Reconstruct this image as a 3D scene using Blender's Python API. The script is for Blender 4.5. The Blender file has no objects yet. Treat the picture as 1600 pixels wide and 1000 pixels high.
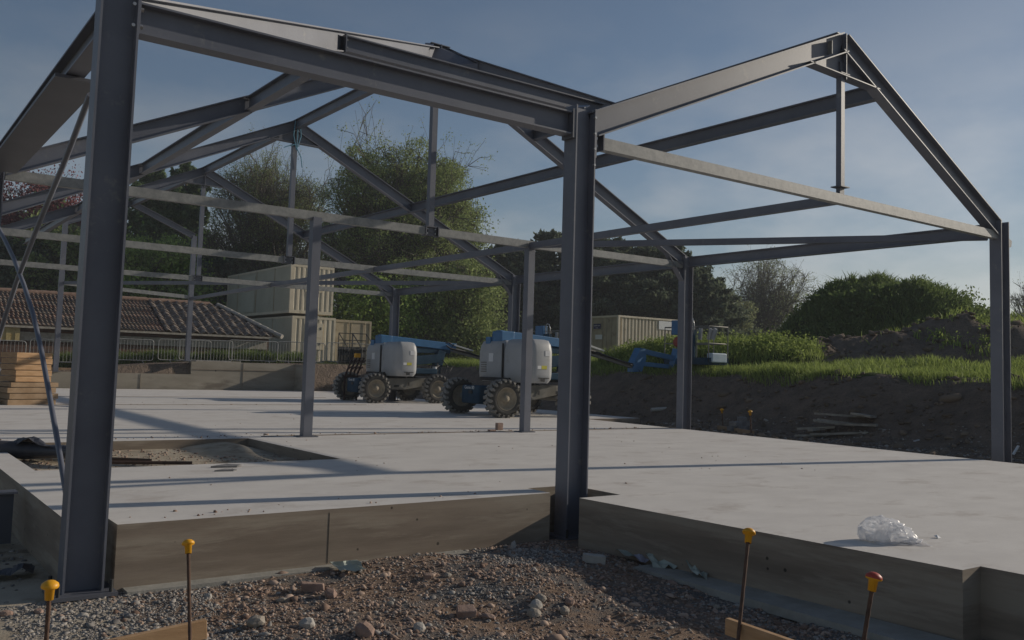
import bpy, math, random
import numpy as np
from mathutils import Vector, Matrix
random.seed(7); rng = np.random.default_rng(11)
PI = math.pi; R = math.radians
S = bpy.context.scene
COL = S.collection

# ------------------------------------------------------------------ camera
CAM_F, PITCH, ROLL, YAW, CX, CY = 1405.07, R(4.31), R(-1.731), R(36.329), 802.4, 470.6
F_ = Vector((math.sin(YAW)*math.cos(PITCH), math.cos(YAW)*math.cos(PITCH), math.sin(PITCH)))
RT = Vector((math.cos(YAW), -math.sin(YAW), 0)); UP = RT.cross(F_)
R2 = RT*math.cos(ROLL) - UP*math.sin(ROLL); U2 = UP*math.cos(ROLL) + RT*math.sin(ROLL)
CAMPOS = Vector((0, 0, 1.2))
cd = bpy.data.cameras.new('camera'); cam = bpy.data.objects.new('camera', cd); COL.objects.link(cam)
cam.matrix_world = Matrix.Translation(CAMPOS) @ Matrix((R2, U2, -F_)).transposed().to_4x4()
cd.sensor_width = 36; cd.lens = CAM_F/1600*36; cd.shift_x = -(CX-800)/1600; cd.shift_y = -(500-CY)/1600
cd.clip_end = 4000; cd.clip_start = 0.05
S.camera = cam
def ray(x, y): return F_ + R2*((x-CX)/CAM_F) - U2*((y-CY)/CAM_F)
def at(x, y, dep): return CAMPOS + ray(x, y)*dep
def onax(x, y, ax, v):
    d = ray(x, y); return CAMPOS + d*((v-CAMPOS[ax])/d[ax])
def onZ(x, y, z=0.0): return onax(x, y, 2, z)

# ------------------------------------------------------------------ light
SUN_EL, SUN_AZ = R(19.5), math.atan2(0.984, -0.19)      # azimuth measured from +Y towards +X
sdir = Vector((math.sin(SUN_AZ)*math.cos(SUN_EL), math.cos(SUN_AZ)*math.cos(SUN_EL), math.sin(SUN_EL)))
sl = bpy.data.lights.new('sun', 'SUN'); sl.energy = 5.0; sl.angle = R(0.6); sl.color = (1.0, 0.90, 0.76)
so = bpy.data.objects.new('sun', sl); COL.objects.link(so); so.rotation_euler = sdir.to_track_quat('Z', 'Y').to_euler()
so.location = (30, 0, 30)
W = bpy.data.worlds.new('World'); S.world = W; W.use_nodes = True
nt = W.node_tree; nt.nodes.clear()
def N(t, typ, **k):
    n = t.nodes.new(typ)
    for a, b in k.items(): setattr(n, a, b)
    return n
wo = N(nt, 'ShaderNodeOutputWorld'); bg = N(nt, 'ShaderNodeBackground'); sky = N(nt, 'ShaderNodeTexSky', sky_type='NISHITA')
sky.sun_disc = False; sky.sun_elevation = SUN_EL; sky.sun_rotation = SUN_AZ
sky.air_density = 1.0; sky.dust_density = 0.7; sky.ozone_density = 2.5; sky.altitude = 50
bg.inputs['Strength'].default_value = 0.091
tc = N(nt, 'ShaderNodeTexCoord'); mp = N(nt, 'ShaderNodeMapping'); mp.inputs['Scale'].default_value = (1.0, 1.0, 2.3)
nz = N(nt, 'ShaderNodeTexNoise'); nz.inputs['Scale'].default_value = 4.2; nz.inputs['Detail'].default_value = 5; nz.inputs['Roughness'].default_value = 0.55
nz.inputs['Distortion'].default_value = 0.0
cr = N(nt, 'ShaderNodeValToRGB'); cr.color_ramp.elements[0].position = 0.41; cr.color_ramp.elements[1].position = 0.66
sep = N(nt, 'ShaderNodeSeparateXYZ'); mr = N(nt, 'ShaderNodeMapRange'); mr.inputs[1].default_value = 0.10; mr.inputs[2].default_value = 0.42; mr.inputs[3].default_value = 0.8; mr.inputs[4].default_value = 0.0
ml = N(nt, 'ShaderNodeMath', operation='MULTIPLY'); mx = N(nt, 'ShaderNodeMixRGB'); mx.blend_type = 'MIX'
hs = N(nt, 'ShaderNodeHueSaturation'); hs.inputs['Saturation'].default_value = 0.93
h2 = N(nt, 'ShaderNodeHueSaturation'); h2.inputs['Saturation'].default_value = 0.2; h2.inputs['Value'].default_value = 1.38
L = nt.links.new
L(tc.outputs['Generated'], mp.inputs[0]); L(mp.outputs[0], nz.inputs['Vector']); L(nz.outputs['Fac'], cr.inputs[0])
L(tc.outputs['Generated'], sep.inputs[0]); L(sep.outputs[2], mr.inputs[0]); L(cr.outputs[0], ml.inputs[0]); L(mr.outputs[0], ml.inputs[1])
L(sky.outputs[0], hs.inputs['Color']); L(hs.outputs[0], mx.inputs[1]); L(sky.outputs[0], h2.inputs['Color']); L(h2.outputs[0], mx.inputs[2])
L(ml.outputs[0], mx.inputs[0]); L(mx.outputs[0], bg.inputs['Color']); L(bg.outputs[0], wo.inputs['Surface'])
vs = S.view_settings; vs.view_transform = 'Standard'; vs.look = 'None'; vs.gamma = 1; vs.exposure = -0.55; vs.use_curve_mapping = False
S.render.engine = 'CYCLES'
S.cycles.max_bounces = 6; S.cycles.transparent_max_bounces = 8

# ------------------------------------------------------------------ materials
MATS = {}
def mat(name, c1, c2=None, scale=3.0, rough=0.8, metal=0.0, bump=0.0, bscale=None, detail=6, spec=0.4, c3=None, c3scale=0.6, c3pos=0.6,
        island=False, stretch=None, transl=0.0, alpha=1.0, trans=0.0, dist=0.02, holes=0):
    if name in MATS: return MATS[name]
    m = bpy.data.materials.new(name); m.use_nodes = True; t = m.node_tree; b = t.nodes['Principled BSDF']; l = t.links.new
    c2 = c2 or c1
    co = N(t, 'ShaderNodeTexCoord'); v = co.outputs['Object']
    if stretch:
        mpn = N(t, 'ShaderNodeMapping'); mpn.inputs['Scale'].default_value = stretch; l(v, mpn.inputs[0]); v = mpn.outputs[0]
    if island:
        g = N(t, 'ShaderNodeNewGeometry'); fac = g.outputs['Random Per Island']
    else:
        n = N(t, 'ShaderNodeTexNoise'); n.inputs['Scale'].default_value = scale; n.inputs['Detail'].default_value = detail; n.inputs['Roughness'].default_value = 0.62
        l(v, n.inputs['Vector']); fac = n.outputs['Fac']
    r = N(t, 'ShaderNodeValToRGB'); r.color_ramp.elements[0].position = 0.05 if island else 0.35; r.color_ramp.elements[1].position = 0.95 if island else 0.66
    r.color_ramp.elements[0].color = (*c1, 1); r.color_ramp.elements[1].color = (*c2, 1); l(fac, r.inputs[0]); col = r.outputs[0]
    if c3:
        n3 = N(t, 'ShaderNodeTexNoise'); n3.inputs['Scale'].default_value = c3scale; n3.inputs['Detail'].default_value = 8; n3.inputs['Roughness'].default_value = 0.7
        l(v, n3.inputs['Vector'])
        r3 = N(t, 'ShaderNodeValToRGB'); r3.color_ramp.elements[0].position = c3pos-0.06; r3.color_ramp.elements[1].position = c3pos+0.06
        l(n3.outputs['Fac'], r3.inputs[0]); m3 = N(t, 'ShaderNodeMixRGB'); l(r3.outputs[0], m3.inputs[0]); l(col, m3.inputs[1]); m3.inputs[2].default_value = (*c3, 1)
        col = m3.outputs[0]
    if holes:
        vo = N(t, 'ShaderNodeTexVoronoi'); vo.inputs['Scale'].default_value = holes; l(co.outputs['Object'], vo.inputs['Vector']); rh = N(t, 'ShaderNodeValToRGB'); rh.color_ramp.elements[0].position = .05; rh.color_ramp.elements[1].position = .075
        rh.color_ramp.elements[0].color = (.25,.25,.25,1); l(vo.outputs['Distance'], rh.inputs[0]); mh = N(t, 'ShaderNodeMixRGB'); mh.blend_type = 'MULTIPLY'; mh.inputs[0].default_value = 1; l(col, mh.inputs[1]); l(rh.outputs[0], mh.inputs[2]); col = mh.outputs[0]
    l(col, b.inputs['Base Color'])
    b.inputs['Roughness'].default_value = rough; b.inputs['Metallic'].default_value = metal; b.inputs['Specular IOR Level'].default_value = spec
    b.inputs['Alpha'].default_value = alpha; b.inputs['Transmission Weight'].default_value = trans
    if bump:
        nb = N(t, 'ShaderNodeTexNoise'); nb.inputs['Scale'].default_value = bscale or scale*4; nb.inputs['Detail'].default_value = 8; nb.inputs['Roughness'].default_value = 0.65
        l(v, nb.inputs['Vector']); bp = N(t, 'ShaderNodeBump'); bp.inputs['Strength'].default_value = bump; bp.inputs['Distance'].default_value = dist
        l(nb.outputs['Fac'], bp.inputs['Height']); l(bp.outputs[0], b.inputs['Normal'])
    if transl:
        tr = N(t, 'ShaderNodeBsdfTranslucent'); l(col, tr.inputs[0]); ms = N(t, 'ShaderNodeMixShader'); ms.inputs[0].default_value = transl
        l(b.outputs[0], ms.inputs[1]); l(tr.outputs[0], ms.inputs[2]); l(ms.outputs[0], t.nodes['Material Output'].inputs[0])
    MATS[name] = m; return m

STEEL = mat('primed_steel', (.105,.112,.140), (.14,.148,.178), 1.3, .46, spec=.55, bump=.04, bscale=30, c3=(.21,.21,.205), c3scale=4.5, c3pos=.66)
STEELD = mat('dark_primed_steel', (.085,.09,.11), (.11,.115,.135), 1.3, .5, spec=.5)
GALV = mat('weathered_steel', (.19,.195,.19), (.29,.29,.275), 9, .5, spec=.5, bump=.1, bscale=40)
BOLT = mat('zinc_bolt', (.35,.35,.35), rough=.35, metal=.7)
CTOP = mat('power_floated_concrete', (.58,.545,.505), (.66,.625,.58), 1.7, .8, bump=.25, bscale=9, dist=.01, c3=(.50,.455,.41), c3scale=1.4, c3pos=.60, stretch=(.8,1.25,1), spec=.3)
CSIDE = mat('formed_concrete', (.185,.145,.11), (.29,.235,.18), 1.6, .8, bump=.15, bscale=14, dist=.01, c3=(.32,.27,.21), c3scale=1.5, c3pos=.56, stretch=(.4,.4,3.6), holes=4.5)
CWALL = mat('retaining_wall_concrete', (.22,.195,.155), (.32,.29,.235), .9, .85, bump=.12, bscale=12, c3=(.17,.145,.115), c3scale=.8, c3pos=.6, stretch=(.5,.5,2.0), holes=2.2)
CBLIND = mat('blinding_concrete', (.26,.25,.22), (.36,.345,.31), 4, .9, bump=.3, bscale=30)
DUST = mat('sandy_dust', (.36,.30,.225), (.47,.41,.32), 3, 1.0, spec=.05, bump=.5, bscale=40, c3=(.2,.16,.115), c3scale=2.5, c3pos=.6)
SOIL = mat('dark_soil', (.16,.13,.105), (.25,.195,.155), 2.5, 1.0, spec=.05, bump=1.0, bscale=9, dist=.15, c3=(.22,.175,.13), c3scale=1.6, c3pos=.66)
GRAV = mat('red_brown_hardcore', (.20,.135,.095), (.37,.27,.20), 9, 1.0, spec=.05, bump=1.0, bscale=60, dist=.03, c3=(.17,.16,.15), c3scale=1.6, c3pos=.53)
PEB_G = mat('grey_pebbles', (.11,.10,.095), (.36,.33,.295), island=True, rough=.8)
PEB_R = mat('red_brown_pebbles', (.17,.105,.075), (.42,.31,.24), island=True, rough=.9)
STO_B = mat('buff_stone', (.26,.22,.175), (.37,.33,.28), 9, .9, bump=.5, bscale=25)
STO_P = mat('pink_sandstone', (.25,.165,.125), (.36,.25,.20), 9, .9, bump=.5, bscale=25)
STO_W = mat('pale_stone', (.33,.31,.28), (.44,.41,.37), 9, .9, bump=.4, bscale=25)
GREY_ST = mat('grey_stone', (.14,.14,.145), (.23,.22,.215), 9, .9, bump=.5, bscale=25)
WOOD = mat('new_timber', (.38,.22,.105), (.52,.33,.18), 3, .8, bump=.15, bscale=30, stretch=(1,1,6))
WOODD = mat('aged_timber', (.25,.165,.095), (.37,.26,.165), 3, .9, bump=.2, bscale=30)
WOODG = mat('grey_timber', (.26,.235,.195), (.40,.365,.31), 6, .9, bump=.2, bscale=30)
RUBB = mat('dusty_rubber', (.19,.18,.165), (.32,.30,.27), 5, .95, bump=.2, spec=.15)
RUBS = mat('dark_rubber', (.05,.048,.045), (.10,.095,.085), 5, .95, spec=.15)
RIMD = mat('muddy_rim', (.26,.225,.17), (.38,.33,.255), 6, .9, bump=.2, spec=.15)
RIMC = mat('pale_dried_mud', (.36,.29,.19), (.46,.38,.26), 6, .9)
HOODM = mat('pale_grey_hood', (.34,.345,.35), (.41,.415,.42), 1.5, .5, spec=.4, c3=(.30,.295,.285), c3scale=2, c3pos=.64)
BLUE = mat('blue_paint', (.03,.13,.28), (.045,.17,.35), 2, .4, spec=.5, c3=(.03,.13,.28), c3scale=2.5, c3pos=.6)
BLUED = mat('dark_blue_paint', (.018,.045,.075), (.035,.075,.115), 3, .85, spec=.15)
DARKM = mat('black_metal', (.02,.02,.022), (.04,.04,.04), 5, .6)
GREYM = mat('grey_chassis', (.17,.165,.15), (.25,.24,.215), 3, .7)
CHROM = mat('bright_steel', (.45,.45,.45), rough=.35, metal=.6)
YEL = mat('yellow_plastic', (.72,.33,.01), (.80,.40,.02), 8, .45)
REDP = mat('faded_red_plastic', (.42,.06,.035), rough=.5)
RUST = mat('rusty_rebar', (.075,.045,.032), (.13,.075,.05), 20, .9, bump=.5, bscale=120, dist=.003)
BEIGE = mat('beige_container_paint', (.56,.485,.36), (.64,.56,.425), 2, .6, c3=(.38,.31,.21), c3scale=1.2, c3pos=.64)
BEIGED = mat('dirty_beige_paint', (.34,.28,.19), (.43,.36,.25), 2, .7, c3=(.24,.18,.12), c3scale=1.6, c3pos=.62)
SIDEC = mat('drab_cabin_side', (.44,.42,.33), (.50,.48,.385), 1, .8, spec=.1)
TILE = mat('red_clay_pantile', (.15,.095,.075), (.25,.165,.13), 5, .95, bump=.3, c3=(.15,.125,.105), c3scale=2.2, c3pos=.48, spec=.1)
TILED = mat('dark_lichen_pantile', (.11,.088,.074), (.2,.16,.132), 6, .9, bump=.3, c3=(.42,.38,.33), c3scale=5, c3pos=.6)
RIDGE = mat('terracotta_ridge', (.19,.12,.09), (.27,.18,.135), 6, .9)
GRASSG = mat('grassy_earth', (.05,.062,.022), (.085,.105,.035), 2.2, .95, spec=.05, bump=.8, bscale=12, dist=.1, c3=(.11,.09,.065), c3scale=.8, c3pos=.62)
BARK = mat('bark', (.085,.075,.062), (.15,.13,.105), 6, .95, bump=.4)
PLAST = mat('milky_polythene', (.85,.85,.87), (.92,.92,.93), 6, .25, spec=.7, alpha=.5, transl=.4)
MEMB = mat('black_membrane', (.035,.036,.045), (.06,.06,.07), 4, .5, bump=.3)
PAPER = mat('pale_green_sheet', (.30,.34,.29), (.42,.45,.40), 6, .8)
WHITE = mat('white_decal', (.7,.7,.7), rough=.6)
NAVY = mat('navy_sign', (.02,.022,.10), rough=.5)
GREENL = {}
def leafmat(name, a, b): return mat(name, a, b, island=True, rough=.7, transl=.38, spec=.12)
L_SPRING = leafmat('spring_green_leaf', (.17,.22,.075), (.33,.39,.16))
L_BRIGHT = leafmat('bright_green_leaf', (.17,.26,.055), (.35,.46,.13))
L_OLIVE = leafmat('olive_bud_leaf', (.14,.17,.07), (.29,.34,.14))
L_DARK = leafmat('dark_needle', (.08,.10,.065), (.16,.19,.12))
L_CEDAR = leafmat('mid_green_needle', (.10,.15,.07), (.20,.27,.12))
L_PURPLE = leafmat('purple_leaf', (.17,.06,.065), (.30,.12,.12))
L_PALE = leafmat('pale_green_leaf', (.20,.22,.11), (.34,.37,.20))
BLADE = leafmat('grass_blade', (.17,.22,.05), (.33,.40,.12))
BLADED = leafmat('deep_grass_blade', (.09,.13,.04), (.18,.24,.08))
def brickmat():
    m = bpy.data.materials.new('old_red_brick'); m.use_nodes = True; t = m.node_tree; b = t.nodes['Principled BSDF']; l = t.links.new
    co = N(t, 'ShaderNodeTexCoord'); mpn = N(t, 'ShaderNodeMapping'); mpn.inputs['Rotation'].default_value = (PI/2, 0, 0)
    br = N(t, 'ShaderNodeTexBrick'); br.inputs['Scale'].default_value = 4.4; br.inputs['Color1'].default_value = (.15,.075,.05,1); br.inputs['Color2'].default_value = (.09,.055,.045,1)
    br.inputs['Mortar'].default_value = (.12,.105,.085,1); br.inputs['Mortar Size'].default_value = .02; br.inputs['Brick Width'].default_value = 1.0; br.inputs['Row Height'].default_value = .33
    l(co.outputs['Object'], mpn.inputs[0]); l(mpn.outputs[0], br.inputs[0]); l(br.outputs[0], b.inputs['Base Color']); b.inputs['Roughness'].default_value = .95
    return m
BRICK = brickmat()

# ------------------------------------------------------------------ mesh helpers
class MB:
    def __init__(s): s.v = []; s.f = []; s.m = []; s.sm = []
    def add(s, vs, fs, mi=0, smooth=False):
        o = len(s.v); s.v += [tuple(p) for p in vs]
        for f in fs: s.f.append(tuple(i+o for i in f)); s.m.append(mi); s.sm.append(smooth)
    def box(s, lo, hi, mi=0, M=None):
        x0,y0,z0 = lo; x1,y1,z1 = hi
        vs = [Vector(p) for p in ((x0,y0,z0),(x1,y0,z0),(x1,y1,z0),(x0,y1,z0),(x0,y0,z1),(x1,y0,z1),(x1,y1,z1),(x0,y1,z1))]
        if M is not None: vs = [M @ p for p in vs]
        s.add(vs, [(0,3,2,1),(4,5,6,7),(0,1,5,4),(1,2,6,5),(2,3,7,6),(3,0,4,7)], mi); return s
    def bar(s, p0, p1, w, h, up=(0,0,1), mi=0):
        p0 = Vector(p0); p1 = Vector(p1); d = (p1-p0).normalized(); side = d.cross(Vector(up))
        if side.length < 1e-4: side = d.cross(Vector((1,0,0)))
        side.normalize(); u = side.cross(d)
        prof = [(-w/2,-h/2),(w/2,-h/2),(w/2,h/2),(-w/2,h/2)]
        return s.extr(p0, p1, side, u, prof, mi)
    def extr(s, p0, p1, a, b, prof, mi=0, smooth=False):
        n = len(prof); vs = [p + a*x + b*y for p in (Vector(p0), Vector(p1)) for x, y in prof]
        fs = [(i,(i+1)%n,n+(i+1)%n,n+i) for i in range(n)] + [tuple(range(n-1,-1,-1)), tuple(range(n,2*n))]
        s.add(vs, fs, mi, smooth); return s
    def ibeam(s, p0, p1, dv, D=.25, Wd=.15, tw=.012, tf=.016, mi=0):
        """I section from p0 to p1; dv = direction of the depth (flange to flange)"""
        p0 = Vector(p0); p1 = Vector(p1); d = (p1-p0).normalized(); dv = Vector(dv); dv = (dv - d*dv.dot(d)).normalized(); w = d.cross(dv)
        a, b, c, e = Wd/2, D/2, tw/2, D/2-tf
        prof = [(-a,-b),(a,-b),(a,-e),(c,-e),(c,e),(a,e),(a,b),(-a,b),(-a,e),(-c,e),(-c,-e),(-a,-e)]
        n = 12; vs = [p + w*x + dv*y for p in (p0, p1) for x, y in prof]
        fs = [(i,(i+1)%n,n+(i+1)%n,n+i) for i in range(n)]
        for o in (0, n):
            fs += [(o+0,o+1,o+2,o+3,o+10,o+11), (o+3,o+4,o+9,o+10), (o+4,o+5,o+6,o+7,o+8,o+9)]
        s.add(vs, fs, mi); return s
    def tube(s, pts, rad, n=8, mi=0, cap=True):
        pts = [Vector(p) for p in pts]; k = len(pts); rad = rad if hasattr(rad, '__len__') else [rad]*k
        ref = None; vs = []
        for i, p in enumerate(pts):
            d = (pts[min(i+1,k-1)] - pts[max(i-1,0)]).normalized()
            if ref is None: ref = d.orthogonal().normalized()
            ref = (ref - d*ref.dot(d)); ref = ref.normalized() if ref.length > 1e-6 else d.orthogonal().normalized(); q = d.cross(ref)
            vs += [p + (ref*math.cos(t) + q*math.sin(t))*rad[i] for t in (2*PI*j/n for j in range(n))]
        fs = [(i*n+j, i*n+(j+1)%n, (i+1)*n+(j+1)%n, (i+1)*n+j) for i in range(k-1) for j in range(n)]
        s.add(vs, fs, mi, True)
        if cap: s.add(vs[:n], [tuple(range(n-1,-1,-1))], mi); s.add(vs[-n:], [tuple(range(n))], mi)
        return s
    def lathe(s, prof, c=(0,0,0), axis='z', n=20, mi=0, smooth=True):
        c = Vector(c); vs = []
        for r, h in prof:
            for j in range(n):
                t = 2*PI*j/n; x, y = r*math.cos(t), r*math.sin(t)
                vs.append(c + Vector({'z':(x,y,h),'y':(x,h,y),'x':(h,x,y)}[axis]))
        fs = [(i*n+j, i*n+(j+1)%n, (i+1)*n+(j+1)%n, (i+1)*n+j) for i in range(len(prof)-1) for j in range(n)]
        s.add(vs, fs, mi, smooth); return s
    def ico(s, c, r, sq=(1,1,1), jit=.25, sub=1, mi=0, rot=None):
        import bmesh
        bm = bmesh.new(); bmesh.ops.create_icosphere(bm, subdivisions=sub, radius=1)
        M = (rot or Matrix.Rotation(random.random()*6, 3, 'Z') @ Matrix.Rotation(random.random()*.6, 3, 'X'))
        vs = [Vector(c) + M @ Vector((v.co.x*sq[0], v.co.y*sq[1], v.co.z*sq[2]))*r*(1+random.uniform(-jit, jit)) for v in bm.verts]
        s.add(vs, [tuple(v.index for v in f.verts) for f in bm.faces], mi); bm.free(); return s
    def build(s, name, mats, parent=None, org=(0,0,0), loc=None, bevel=0):
        me = bpy.data.meshes.new(name); o0 = Vector(org)
        me.from_pydata([tuple(Vector(p)-o0) for p in s.v], [], s.f)
        mats = mats if isinstance(mats, (list, tuple)) else [mats]
        for m in mats: me.materials.append(m)
        me.polygons.foreach_set('material_index', s.m); me.polygons.foreach_set('use_smooth', s.sm); me.update()
        ob = bpy.data.objects.new(name, me); COL.objects.link(ob)
        if parent is not None: ob.parent = parent
        if loc is not None: ob.location = loc
        if bevel:
            b = ob.modifiers.new('bevel', 'BEVEL'); b.width = bevel; b.segments = 2; b.limit_method = 'ANGLE'
        return ob
def npmesh(name, V, Fc, mat_, parent=None, fl=4, loc=None, smooth=False):
    me = bpy.data.meshes.new(name); n = len(V); k = len(Fc)
    me.vertices.add(n); me.vertices.foreach_set('co', np.ascontiguousarray(V, dtype=np.float32).ravel())
    me.loops.add(k*fl); me.loops.foreach_set('vertex_index', np.ascontiguousarray(Fc, dtype=np.int32).ravel())
    me.polygons.add(k); me.polygons.foreach_set('loop_start', np.arange(0, k*fl, fl, dtype=np.int32))
    if smooth: me.polygons.foreach_set('use_smooth', np.ones(k, dtype=bool))
    me.update(calc_edges=True); me.materials.append(mat_)
    ob = bpy.data.objects.new(name, me); COL.objects.link(ob)
    if parent is not None: ob.parent = parent
    if loc is not None: ob.location = loc
    return ob
def tag(o, label, cat, group=None):
    o['label'] = label; o['category'] = cat
    if group: o['group'] = group
    return o
def struct(o): o['kind'] = 'structure'; return o
def thing(name, loc, label, cat, group=None, rz=0):
    o = bpy.data.objects.new(name, None); COL.objects.link(o); o.location = loc; o.rotation_euler = (0,0,rz); o.empty_display_size = .3
    return tag(o, label, cat, group)
def copy_tree(o, parent=None):
    c = o.copy(); COL.objects.link(c)
    if parent is not None: c.parent = parent
    for ch in list(o.children): copy_tree(ch, c)
    return c

# ------------------------------------------------------------------ ground
def vnoise(x, y, seed=0):
    x = np.asarray(x, float); y = np.asarray(y, float); xi = np.floor(x).astype(np.int64); yi = np.floor(y).astype(np.int64); fx = x-xi; fy = y-yi
    def h(a, b):
        n = (a*374761393 + b*668265263 + seed*1442695041) & 0x7fffffff; n = ((n ^ (n >> 13))*1274126177) & 0x7fffffff; return ((n ^ (n >> 16)) & 0xffff)/65535.0
    fx = fx*fx*(3-2*fx); fy = fy*fy*(3-2*fy)
    return (h(xi,yi)*(1-fx)+h(xi+1,yi)*fx)*(1-fy) + (h(xi,yi+1)*(1-fx)+h(xi+1,yi+1)*fx)*fy
def fbm(x, y, sc, oc=4, seed=0):
    t = 0; a = 1; s = 0
    for i in range(oc): t = t + a*(vnoise(x*sc, y*sc, seed+i)-.5); s += a; a *= .5; sc *= 2.03
    return t/s*2
def sst(a, b, x): t = np.clip((x-a)/(b-a), 0, 1); return t*t*(3-2*t)
def ELL(x, y, c, rx, ry, rot=0, p=2):
    dx = x-c[0]; dy = y-c[1]; ca, sa = math.cos(rot), math.sin(rot); u = (dx*ca+dy*sa)/rx; w = (-dx*sa+dy*ca)/ry
    return np.clip(1-(u*u+w*w), 0, 1)**(1.0/p*1.6)
def toe_x(y): return 17.0 + np.clip((7-np.asarray(y))/10, -.7, 2)*-.9 + .25*fbm(np.asarray(y)*0+3, y, .5, 3, 90)
def edge_x(y): return 15.35 + np.clip((np.asarray(y)-17.3)/.6, 0, 1)*1.75 + np.clip((7-np.asarray(y))/10, -.7, 2)*-.9
def blob(p0, p1, rr, p=2):     # elongated mound whose long axis runs between two image columns at given depths
    a = at(p0[0], 560, p0[1]); b = at(p1[0], 560, p1[1]); c = ((a.x+b.x)/2, (a.y+b.y)/2); rot = math.atan2(b.y-a.y, b.x-a.x); rx = math.hypot(b.x-a.x, b.y-a.y)/2
    return lambda x, y: ELL(x, y, c, rx, rr, rot, p)
HUMP = blob((935,31.5),(1290,29.5), 2.6, 3.2)
MND = blob((1180,42),(1600,43), 6.4, 1.55)
SPO = blob((1360,48),(2100,46), 6.0, 3.2)
SP2 = blob((1195,31),(1900,32), 4.0, 2.6)
def hgt(x, y):
    x = np.asarray(x, float); y = np.asarray(y, float)
    z = np.full(x.shape, -.48) + .015*fbm(x, y, 1.2, 4, 3)
    # foreground hardcore heap
    z += .13*np.exp(-(((x-4.2)/1.1)**2+((y-5.9)/.8)**2)) + .05*fbm(x, y, 2.2, 4, 9)*sst(1.7, 2.2, x)*sst(7.2, 6.7, y)*sst(1.5,3,y)
    ex = edge_x(y)
    # spoil bank along the right side of the slab
    b = sst(-.15, 2.7, x-toe_x(y)+.12*fbm(x, y, 1.4, 3, 91))
    rough_ = .16*fbm(x, y, .9, 4, 21)
    z = np.where(x > ex-.9, -.48 + sst(ex-.9, ex-.3, x)*.36 + .03*fbm(x, y, 2, 3, 92), z)
    z += b*(1.44 + rough_*.5) + (x > ex)*(rough_*b*(1-b)*3.0 + .12*fbm(x*.35, y*1.2, 1.0, 3, 93)*b*(1-b)*4)
    # ground behind the retaining wall
    bk = sst(36.45, 36.6, y)*(x < 17.5); z = np.where((y > 36.4) & (x < 17.6), -.48 + bk*(1.55*sst(4, 12, x)*.35 + 1.02), z)
    z = np.where((y >= 36.6), np.maximum(z, .55 + .55*sst(8.5, 11.5, x) + .1*sst(12, 20, x)), z)
    # rough grass hump, the high mound and the spoil beside and in front of it
    z = z + .40*sst(20.5, 27, x)*(y < 36); base_ = z.copy(); n1 = 1+.26*fbm(x, y, .33, 4, 5); n2 = 1+.34*fbm(x, y, .55, 5, 8)
    z = np.maximum(z, base_*.999 + .78*HUMP(x, y)*n2)
    z = np.maximum(z, 1.2 + 4.5*MND(x, y)*n1 + .35*fbm(x, y, .9, 3, 55)*(MND(x, y) > .05))
    z = np.maximum(z, 1.2 + 3.75*SPO(x, y)*n2)
    z = np.maximum(z, 1.2 + 1.85*SP2(x, y)*(1+.55*fbm(x, y, .8, 5, 12)))
    z = base_ + (z-base_)*sst(19.8, 21.6, x)
    z += .06*fbm(x, y, 1.7, 4, 31)*sst(17, 19, x)
    far = np.hypot(x-20, y-30)
    z += .5*fbm(x, y, .02, 3, 40)*sst(80, 160, far)
    return z
def hz(x, y): return float(hgt(np.array([x]), np.array([y]))[0])
def axis_pts(segs):
    out = []
    for a, b, st in segs: out += list(np.arange(a, b, st))
    return np.array(out + [segs[-1][1]])
gx = axis_pts([(-900,-100,100),(-100,-20,8),(-20,0,1.0),(0,8,.09),(8,14.2,.5),(14.2,23,.12),(23,50,.33),(50,110,3),(110,300,20),(300,1500,150)])
gy = axis_pts([(-600,-60,90),(-60,-6,6),(-6,1.5,.5),(1.5,7.4,.09),(7.4,36,.3),(36,37,.1),(37,60,.6),(60,120,4),(120,400,20),(400,1800,175)])
GX, GY = np.meshgrid(gx, gy, indexing='ij'); GZ = hgt(GX, GY)
nx, ny = len(gx), len(gy)
V = np.stack([GX, GY, GZ], -1).reshape(-1, 3); I = np.arange(nx*ny).reshape(nx, ny)
Fq = np.stack([I[:-1,:-1], I[1:,:-1], I[1:,1:], I[:-1,1:]], -1).reshape(-1, 4)
ground = npmesh('ground', V, Fq, GRASSG, smooth=True); struct(ground)
for m_ in (SOIL, GRAV, DUST): ground.data.materials.append(m_)
cxx = (GX[:-1,:-1]+GX[1:,1:])/2; cyy = (GY[:-1,:-1]+GY[1:,1:])/2; czz = (GZ[:-1,:-1]+GZ[1:,1:])/2
exx = edge_x(cyy)
mi = np.zeros(cxx.shape, int)
bankm = (cxx > exx-1.2) & (cxx < toe_x(cyy)+2.45+.5*fbm(cxx, cyy, .8, 3, 17)) & (cyy < 36.6)
mi[bankm] = 1
def soilmask(x, y): return ((SPO(x, y) > .05) & (MND(x, y) < .42) & (fbm(x, y, .35, 4, 77) > -.4)) | ((SP2(x, y) > .12) & (fbm(x, y, .45, 4, 78) > -.3) & (x > 22))
mi[soilmask(cxx, cyy)] = 1
mi[(cxx < 17.6) & (cyy > 36.4) & (cyy < 39.6)] = 1
mi[(cxx < 14.3) & (cyy < 7.6)] = 2
mi[(cxx < 1.62) & (cyy < 37)] = 3
ground.data.polygons.foreach_set('material_index', mi.ravel().astype(np.int32))

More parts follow.
